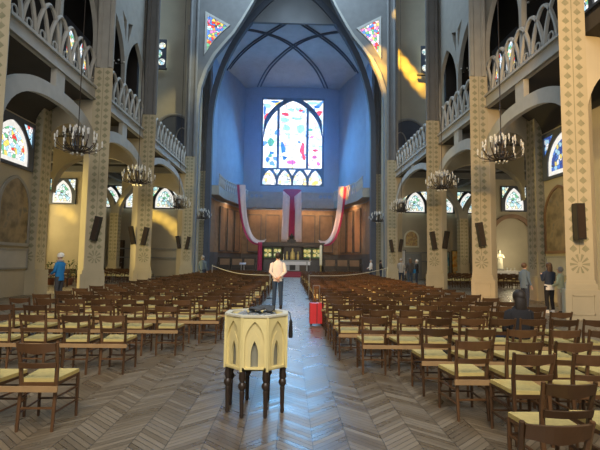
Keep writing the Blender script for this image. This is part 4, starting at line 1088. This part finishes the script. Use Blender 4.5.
# ================================================================== FONT in the aisle
t = thing('holy_water_font', 'cream octagonal stone font with pointed arches on dark turned legs', 'font', (-.34, 4.80, 0)); t.scale = (.93, .93, .935)
Rv = .345 / math.cos(PI / 8)
V8 = [(Rv * math.cos(PI / 8 + k * PI / 4), Rv * math.sin(PI / 8 + k * PI / 4)) for k in range(8)]
b = MB(); zb_, zt_ = .50, 1.05
b.plate([(x * .985, y * .985) for x, y in V8], [[(x * .80, y * .80) for x, y in V8]], (0, 0, 1.03), X3, Y3, Z3, .03)
b.plate([(x * 1.0, y * 1.0) for x, y in V8], [], (0, 0, .50), X3, Y3, Z3, .03)
side_w = 2 * Rv * math.sin(PI / 8)
rec, inn = MB(), MB()
for k in range(8):
    a0 = k * PI / 4 + PI / 4 ; nrm = Vector((math.cos(a0), math.sin(a0), 0)); tan = Vector((-nrm.y, nrm.x, 0))
    mid = nrm * .345
    hw = side_w / 2
    hole = gothic(0, hw * .74, .012, .29, .515, 8)
    b.plate(rect2(-hw, 0, hw, .55), [hole], mid - nrm * .022 + Vector((0, 0, .50)), tan, Z3, nrm, .022)
    rec.plate(rect2(-hw * .8, .005, hw * .8, .53), [gothic(0, hw * .28, .03, .16, .31, 6)], mid - nrm * .042 + Vector((0, 0, .50)), tan, Z3, nrm, .02)
    rec.plate(gothic(0, hw * .50, .03, .21, .40, 6), [gothic(0, hw * .28, .035, .16, .31, 6)], mid - nrm * .026 + Vector((0, 0, .50)), tan, Z3, nrm, .012)
    inn.plate(rect2(-hw * .4, .02, hw * .4, .34), [], mid - nrm * .07 + Vector((0, 0, .50)), tan, Z3, nrm, .012)
    cor = Vector((V8[k][0], V8[k][1], 0))
    b.tube([cor * .985 + Vector((0, 0, .49)), cor * .985 + Vector((0, 0, 1.06))], .016, 6)
b.build('body', M['font_stone'], t)
rec.build('arch_recess', M['font_recess_shade'], t); inn.build('inner_recess', M['font_inner_shade'], t)['label'] = 'deep recess inside the arches, its shade painted grey'
rim = MB().plate([(x * 1.03, y * 1.03) for x, y in V8], [[(x * .84, y * .84) for x, y in V8]], (0, 0, 1.06), X3, Y3, Z3, .022).build('rim', M['font_rim'], t, bevel=.006)
MB().lathe((0, 0, 1.0), [(.27, 0), (.27, .03)], 20).build('basin', M['zinc'], t)
for k in range(8):
    c = (V8[k][0] * .88, V8[k][1] * .88, 0)
    MB().lathe(c, [(.017, 0), (.024, .03), (.021, .05), (.026, .24), (.03, .27), (.024, .285), (.045, .32), (.045, .345), (.026, .37), (.040, .41), (.033, .50)], 10).build('leg', M['dark_wood'], t, smooth=True)
stone_pts = []
for k in range(26):
    for tries in range(30):
        a = random.uniform(0, 6.28); r_ = .235 * math.sqrt(random.random()); rr = random.uniform(.022, .036)
        p = (r_ * math.cos(a), r_ * math.sin(a))
        if all((p[0] - q[0]) ** 2 + (p[1] - q[1]) ** 2 > (rr + q[2]) ** 2 * .9 for q in stone_pts): stone_pts.append((*p, rr)); break
for k, (x_, y_, rr) in enumerate(stone_pts):
    o = MB().ball((0, 0, 0), rr, 2, (1.1, .9, .7)).build('pebble', M['pebble'], smooth=True, loc=(-.34 + x_ * .93, 4.80 + y_ * .93, .964 + rr * .7))
    o.rotation_euler = (0, 0, random.uniform(0, 3)); tag(o, 'small rounded grey pebble lying among others in the font basin', 'pebble', 'pebbles in the font')
t = thing('dark_cloth', 'crumpled dark cloth lying on top of the font', 'cloth', (-.30, 4.86, 1.012))
g = []
for i in range(11):
    g.append([(-.13 + .27 * j / 10, -.09 + .2 * i / 10, .012 + .018 * math.sin(j * 1.3 + i * .7) * math.cos(i * 1.1) + .015 * random.random() + .03 * math.exp(-((j - 6) ** 2 + (i - 6) ** 2) / 10)) for j in range(11)])
o = MB().sheet(g).build('fold', M['dark_pile'], t, smooth=True); o.modifiers.new('thick', 'SOLIDIFY').thickness = .012
t = thing('tassel', 'black tassel hanging from the right rim of the font', 'tassel', (.008, 4.78, .985))
MB().tube([(-.02, 0, .035), (.0, 0, .02), (.012, 0, -.05)], .006, 5).build('cord', M['black'], t)
MB().lathe((.012, 0, -.24), [(.022, 0), (.026, .03), (.018, .15), (.022, .165), (.006, .2)], 8).build('body', M['black'], t, smooth=True)

# ================================================================== SUITCASE, ropes
t = thing('red_suitcase', 'small red wheeled suitcase with raised handle beside the right chairs', 'suitcase', (.66, 10.7, 0), .05)
b = MB()
for x_ in (-.088, .088): b.box((x_, 0, .30), (.160, .22, .48))
b.build('shell', M['red_case'], t, bevel=.02)
MB().box((0, 0, .30), (.02, .20, .47)).build('zip_band', M['black'], t)
r_ = MB()
for x_ in (-.13, -.05, .05, .13): r_.box((x_, -.112, .30), (.02, .008, .4))
r_.build('ridge', M['red_case'], t)
for x_ in (-.13, .13):
    for y_ in (-.07, .07): MB().tube([(x_ - .012, y_, .03), (x_ + .012, y_, .03)], .03, 10).build('wheel', M['black'], t)
MB().tube([(-.08, .08, .54), (-.08, .08, .95), (.08, .08, .95), (.08, .08, .54)], .009, 6).build('handle', M['steel'], t)
def rope_post(label, loc, h_):
    t = thing('rope_post', label, 'post', loc, 0, 'cordon posts')
    MB().lathe((0, 0, 0), [(.14, 0), (.14, .03), (.02, .05)], 14).build('base', M['iron'], t)
    MB().lathe((0, 0, .04), [(.018, 0), (.018, h_ - .04), (.03, h_ - .02), (.01, h_ + .02)], 8).build('pole', M['steel'], t)
for s in (-1, 1):
    sd = 'left' if s < 0 else 'right'
    rope_post(f'slim rope post beside the central aisle on the {sd}', (s * .78, 17.75, 0), .92)
    rope_post(f'taller rope post among the far chairs on the {sd}', (s * 5.6 if s > 0 else -4.35, 25.2 if s > 0 else 24.9, 0), 1.15)
    A_ = Vector((s * .78, 17.75, .93)); B_ = Vector((5.6 if s > 0 else -4.35, 25.2 if s > 0 else 24.9, 1.16))
    pts = [A_.lerp(B_, f / 16) - Vector((0, 0, .16 * math.sin(PI * f / 16))) for f in range(17)]
    tag(MB().tube(pts, .013, 6).build('rope', M['rope'], smooth=True), f'pale rope cordon closing the far rows on the {sd}', 'rope', 'cordon ropes')

# ================================================================== PEOPLE
DG = bpy.context.evaluated_depsgraph_get
def skin_mesh(chains, name, m, parent, sub=1):
    """one continuous surface grown around a skeleton; chains share joints by name"""
    bm = bmesh.new(); L = bm.verts.layers.skin.verify(); V = {}
    def vert(key, co, r):
        if key not in V:
            v = bm.verts.new(co); v[L].radius = (r, r); v[L].use_root = len(V) == 0; V[key] = v
        return V[key]
    n_ = 0
    for ch in chains:
        prev = None
        for j in ch:
            if isinstance(j, str): v = V[j]
            else:
                key, co, r = j
                v = vert(key, co, r)
            if prev is not None and bm.edges.get((prev, v)) is None: bm.edges.new((prev, v))
            prev = v
    me = bpy.data.meshes.new(name); bm.to_mesh(me); bm.free()
    o = bpy.data.objects.new(name, me); C.objects.link(o)
    k = o.modifiers.new('s', 'SKIN'); k.use_smooth_shade = True
    q = o.modifiers.new('d', 'SUBSURF'); q.levels = sub
    dg = DG(); dg.update()
    me2 = bpy.data.meshes.new_from_object(o.evaluated_get(dg))
    o.modifiers.clear(); o.data = me2; me2.materials.clear(); me2.materials.append(m)
    for p in me2.polygons: p.use_smooth = True
    o.parent = parent
    return o
def person(label, loc, rz, H, pose, top, bottom, hair, shoe, coat=.84, scarf=None, long_hair=False, hat=False, undershirt=None, head_turn=0, bag=None):
    """figure facing +y before turning; seated=True when the pose says so"""
    k = H / 1.75
    t = thing('person', label, 'person', loc, rz)
    seat = pose == 'seated'
    dz = -.43 if seat else 0
    J = lambda x, y, z: Vector((x, y, z)) * k
    hip = {e: J(e * .09, 0, .92 + dz) for e in (-1, 1)}
    if seat:
        knee = {e: J(e * .12, .42, .50) for e in (-1, 1)}; ank = {e: J(e * .11, .40, .08) for e in (-1, 1)}
    elif pose == 'walk':
        knee = {1: J(.10, .16, .52), -1: J(-.09, -.04, .50)}; ank = {1: J(.09, .16, .09), -1: J(-.09, -.26, .13)}
    else:
        knee = {e: J(e * .10, .02, .50) for e in (-1, 1)}; ank = {e: J(e * .11, -.02, .085) for e in (-1, 1)}
    sh = {e: J(e * .175, 0, 1.41 + dz) for e in (-1, 1)}
    if pose == 'behind':
        elb = {e: J(e * .235, -.09, 1.15) for e in (-1, 1)}; wri = {1: J(.07, -.19, 1.00), -1: J(-.05, -.18, .95)}
    elif pose in ('front', 'seated', 'phone'):
        zf = 1.32 if pose == 'phone' else 1.03
        elb = {e: J(e * .23, .03, 1.14 + dz) for e in (-1, 1)}; wri = {e: J(e * .10, .25, zf + dz) for e in (-1, 1)}
    else:
        elb = {1: J(.23, -.03, 1.14), -1: J(-.24, .0, 1.14)}; wri = {1: J(.23, .08, .90), -1: J(-.24, .1, .9)}
    h0 = J(0, 0, dz)
    ch = [[('pelvis', J(0, 0, .96) + h0, .11 * k), ('waist', J(0, 0, 1.1) + h0, .105 * k), ('chest', J(0, 0, 1.28) + h0, .125 * k), ('neck0', J(0, -.01, 1.44) + h0, .062 * k), ('neck', J(0, .0, 1.52) + h0, .05 * k),
           ('jaw', J(0, .025, 1.585) + h0, .066 * k), ('face', J(0, .02, 1.645) + h0, .082 * k), ('crown', J(0, .005, 1.70) + h0, .06 * k)],
          ['face', ('nose', J(0, .115, 1.635) + h0, .012 * k)]]
    for e in (-1, 1):
        n_ = 'lr'[e > 0]
        ch.append(['pelvis', ('hip' + n_, hip[e], .085 * k), ('knee' + n_, knee[e], .056 * k), ('ank' + n_, ank[e], .036 * k), ('toe' + n_, ank[e] + J(0, .15, -.045), .03 * k)])
        ch.append(['chest', ('sh' + n_, sh[e], .06 * k), ('el' + n_, elb[e], .042 * k), ('wr' + n_, wri[e], .027 * k)])
        d = (wri[e] - elb[e]).normalized(); sd_ = Vector((1, 0, 0)) - d * d.x; sd_.normalize()
        palm = wri[e] + d * .055 * k
        ch.append(['wr' + n_, ('palm' + n_, palm, .026 * k)])
        cl = d.cross(sd_).normalized() * (1 if pose != 'behind' else -1)
        for f in range(4):
            off = sd_ * (f - 1.5) * .019 * k; ln = (.066, .078, .074, .058)[f] * k
            ch.append(['palm' + n_, (f'f{f}a' + n_, palm + off + d * .03 * k, .0095 * k), (f'f{f}b' + n_, palm + off * 1.1 + d * (.03 * k + ln * .5) + cl * .008 * k, .0085 * k), (f'f{f}c' + n_, palm + off * 1.1 + d * (.03 * k + ln * .85) + cl * .03 * k, .007 * k)])
        ch.append(['palm' + n_, ('t0' + n_, palm - e * sd_ * .035 * k, .011 * k), ('t1' + n_, palm - e * sd_ * .05 * k + d * .035 * k, .009 * k)])
        ch.append(['face', ('ear' + n_, J(e * .088, -.005, 1.635) + h0, .014 * k)])
    skin_mesh(ch, 'body', M['skin'], t)
    for e in (-1, 1):
        MB().ball(J(e * .032, .096, 1.655) + h0, .011 * k, 1).build('eye', M['black'], t)
    MB().ball(J(0, .094, 1.59) + h0, .02 * k, 1, (1, .4, .3)).build('mouth', M['red_cloth'], t)
    # hair
    b = MB()
    if hat: b.loft([(J(0, .0, 1.63) + h0, .105 * k, .115 * k), (J(0, 0, 1.70) + h0, .108 * k, .115 * k), (J(0, -.005, 1.76) + h0, .085 * k, .09 * k), (J(0, -.005, 1.79) + h0, .03 * k, .03 * k)])
    else:
        d_ = bmesh.ops.create_icosphere(b.bm, subdivisions=3, radius=.103 * k)
        for v in list(d_['verts']):
            v.co = Vector((v.co.x * .95, v.co.y * 1.06 - .012 * k, v.co.z * 1.05)) + J(0, 0, 1.662) + h0
        kill = [v for v in b.bm.verts if v.co.y > .055 * k + h0.y and v.co.z < (1.70 * k + h0.z)]
        bmesh.ops.delete(b.bm, geom=kill, context='VERTS')
        if long_hair: b.loft([(J(0, -.05, 1.36) + h0, .08 * k, .035 * k), (J(0, -.055, 1.48) + h0, .10 * k, .055 * k), (J(0, -.045, 1.62) + h0, .10 * k, .075 * k), (J(0, -.03, 1.70) + h0, .06 * k, .06 * k)])
    b.build('knit_hat' if hat else 'hair', hair, t, smooth=True)
    # trousers
    b = MB()
    b.loft([(J(0, 0, .84) + h0, .155 * k, .115 * k), (J(0, 0, .95) + h0, .165 * k, .118 * k), (J(0, 0, 1.06) + h0, .15 * k, .105 * k)])
    for e in (-1, 1):
        b.tube([hip[e] + J(0, 0, .02), hip[e].lerp(knee[e], .5), knee[e], knee[e].lerp(ank[e], .5), ank[e] + J(0, 0, .02)], [.098 * k, .086 * k, .07 * k, .062 * k, .056 * k], 10)
    b.build('trousers', bottom, t, smooth=True)
    for e in (-1, 1):
        f = Vector((0, 1, 0))
        a_ = ank[e]
        MB().loft([(Vector((a_.x, a_.y + .05 * k, a_.z - .085 * k)), .045 * k, .125 * k), (Vector((a_.x, a_.y + .05 * k, a_.z - .05 * k)), .046 * k, .125 * k), (Vector((a_.x, a_.y + .02 * k, a_.z - .015 * k)), .04 * k, .075 * k), (Vector((a_.x, a_.y - .01 * k, a_.z + .035 * k)), .04 * k, .045 * k)], 12).build('shoe', shoe, t, smooth=True)
    # jacket or shirt
    b = MB(); cz = max(coat + dz, .5 if seat else 0)
    b.loft([(J(0, 0, cz), .172 * k, .132 * k), (J(0, 0, cz + .04), .174 * k, .134 * k), (J(0, 0, 1.08) + h0, .160 * k, .124 * k), (J(0, 0, 1.28) + h0, .195 * k, .135 * k), (J(0, -.005, 1.40) + h0, .19 * k, .115 * k), (J(0, -.005, 1.455) + h0, .12 * k, .09 * k), (J(0, 0, 1.50) + h0, .07 * k, .066 * k), (J(0, 0, 1.515) + h0, .066 * k, .062 * k)], 18)
    for e in (-1, 1):
        b.tube([sh[e] + J(-e * .03, 0, -.02), sh[e] + J(e * .005, 0, -.03), sh[e].lerp(elb[e], .5), elb[e], elb[e].lerp(wri[e], .5), wri[e] - (wri[e] - elb[e]).normalized() * .02], [.066 * k, .070 * k, .060 * k, .053 * k, .046 * k, .040 * k], 10)
    b.build('jacket' if undershirt or coat < .8 or scarf else 'shirt', top, t, smooth=True)
    if undershirt: MB().loft([(J(0, 0, .80), .178 * k, .13 * k), (J(0, 0, .9), .182 * k, .132 * k), (J(0, 0, 1.0), .174 * k, .126 * k)], 18).build('shirt_hem', undershirt, t, smooth=True)
    if scarf: MB().tube([J(.095 * math.cos(q), .09 * math.sin(q) + .005, 1.49 + .012 * math.sin(2 * q)) + h0 for q in [2 * PI * i / 14 for i in range(15)]], .036 * k, 8, caps=True).build('scarf', scarf, t, smooth=True)
    if bag: MB().box(J(.27, 0, .92), (.1, .3, .26)).build('handbag', bag, t, bevel=.02)
    return t
navy = cloth('navy cloth', (.03, .04, .07)); jeans = cloth('dark jeans', (.035, .06, .10)); white = cloth('white shirt cloth', (.80, .74, .68)); blackc = cloth('black cloth', (.018, .017, .02))
blue = cloth('bright blue cloth', (.02, .20, .48)); greyb = cloth('grey blue cloth', (.12, .17, .23)); pale_green = cloth('pale green cloth', (.60, .66, .48)); dgrey = cloth('dark grey cloth', (.06, .06, .065)); beige = cloth('beige cloth', (.5, .42, .32)); wshoe = cloth('white shoe', (.8, .78, .74)); bshoe = cloth('dark shoe', (.03, .025, .02)); greysc = cloth('grey scarf', (.3, .3, .3))
person('person in white shirt and dark jeans standing in the aisle, hands clasped behind back', (-.38, 14.25, 0), .05, 1.78, 'behind', white, jeans, M['hair_dark'], bshoe, .86)
person('person in bright blue jacket and pale hat standing left of the chairs', (-7.75, 15.1, 0), math.radians(82), 1.66, 'front', blue, dgrey, M['hair_white'], bshoe, .80, greysc, False, True)
person('person in grey blue jacket standing among the far left chairs', (-4.75, 24.25, 0), math.radians(-20), 1.70, 'stand', greyb, navy, M['hair_grey'], bshoe, .80, None, False, False, navy)
person('person with dark hair and dark coat sitting among the right chairs', (3.42, 6.55, -.03), .1, 1.58, 'seated', blackc, navy, M['hair_dark'], bshoe, .95, None, True)
person('person in grey blue jacket standing in the right aisle beside a friend', (8.0, 14.9, 0), math.radians(-75), 1.56, 'stand', greyb, navy, M['hair_brown'], bshoe, .84, None, False, False, greyb)
person('person in black jacket over white hem with white shoes in right aisle', (8.28, 13.95, 0), math.radians(8), 1.58, 'phone', navy, blackc, M['hair_brown'], wshoe, .98, None, True, False, white)
person('person in pale green jacket half hidden by the nearest right pier', (8.52, 13.75, 0), math.radians(40), 1.45, 'front', pale_green, beige, M['hair_grey'], bshoe, .82, None, False, False, pale_green)
person('person in pale top and dark trousers nearest of the group by the right pier', (7.1, 28.0, 0), math.radians(-30), 1.72, 'front', greysc, navy, M['hair_grey'], bshoe, .84)
person('person in dark clothes with a blue bag in the group by the right pier', (7.75, 28.3, 0), math.radians(10), 1.74, 'stand', dgrey, jeans, M['hair_brown'], bshoe, .82, None, True, False, None, 0, blue)
person('person with pale hair at the right edge of the group by the pier', (8.35, 28.9, 0), math.radians(70), 1.66, 'front', blackc, navy, M['hair_white'], bshoe, .82, greysc)
person('person in white shirt at the choir edge beside the far right pier', (6.45, 35.0, .0), math.radians(100), 1.62, 'front', white, navy, M['hair_grey'], bshoe, .86)
person('person in dark clothes facing the one in white at the choir edge', (7.15, 34.6, .0), math.radians(-90), 1.60, 'front', blackc, navy, M['hair_dark'], bshoe, .84)
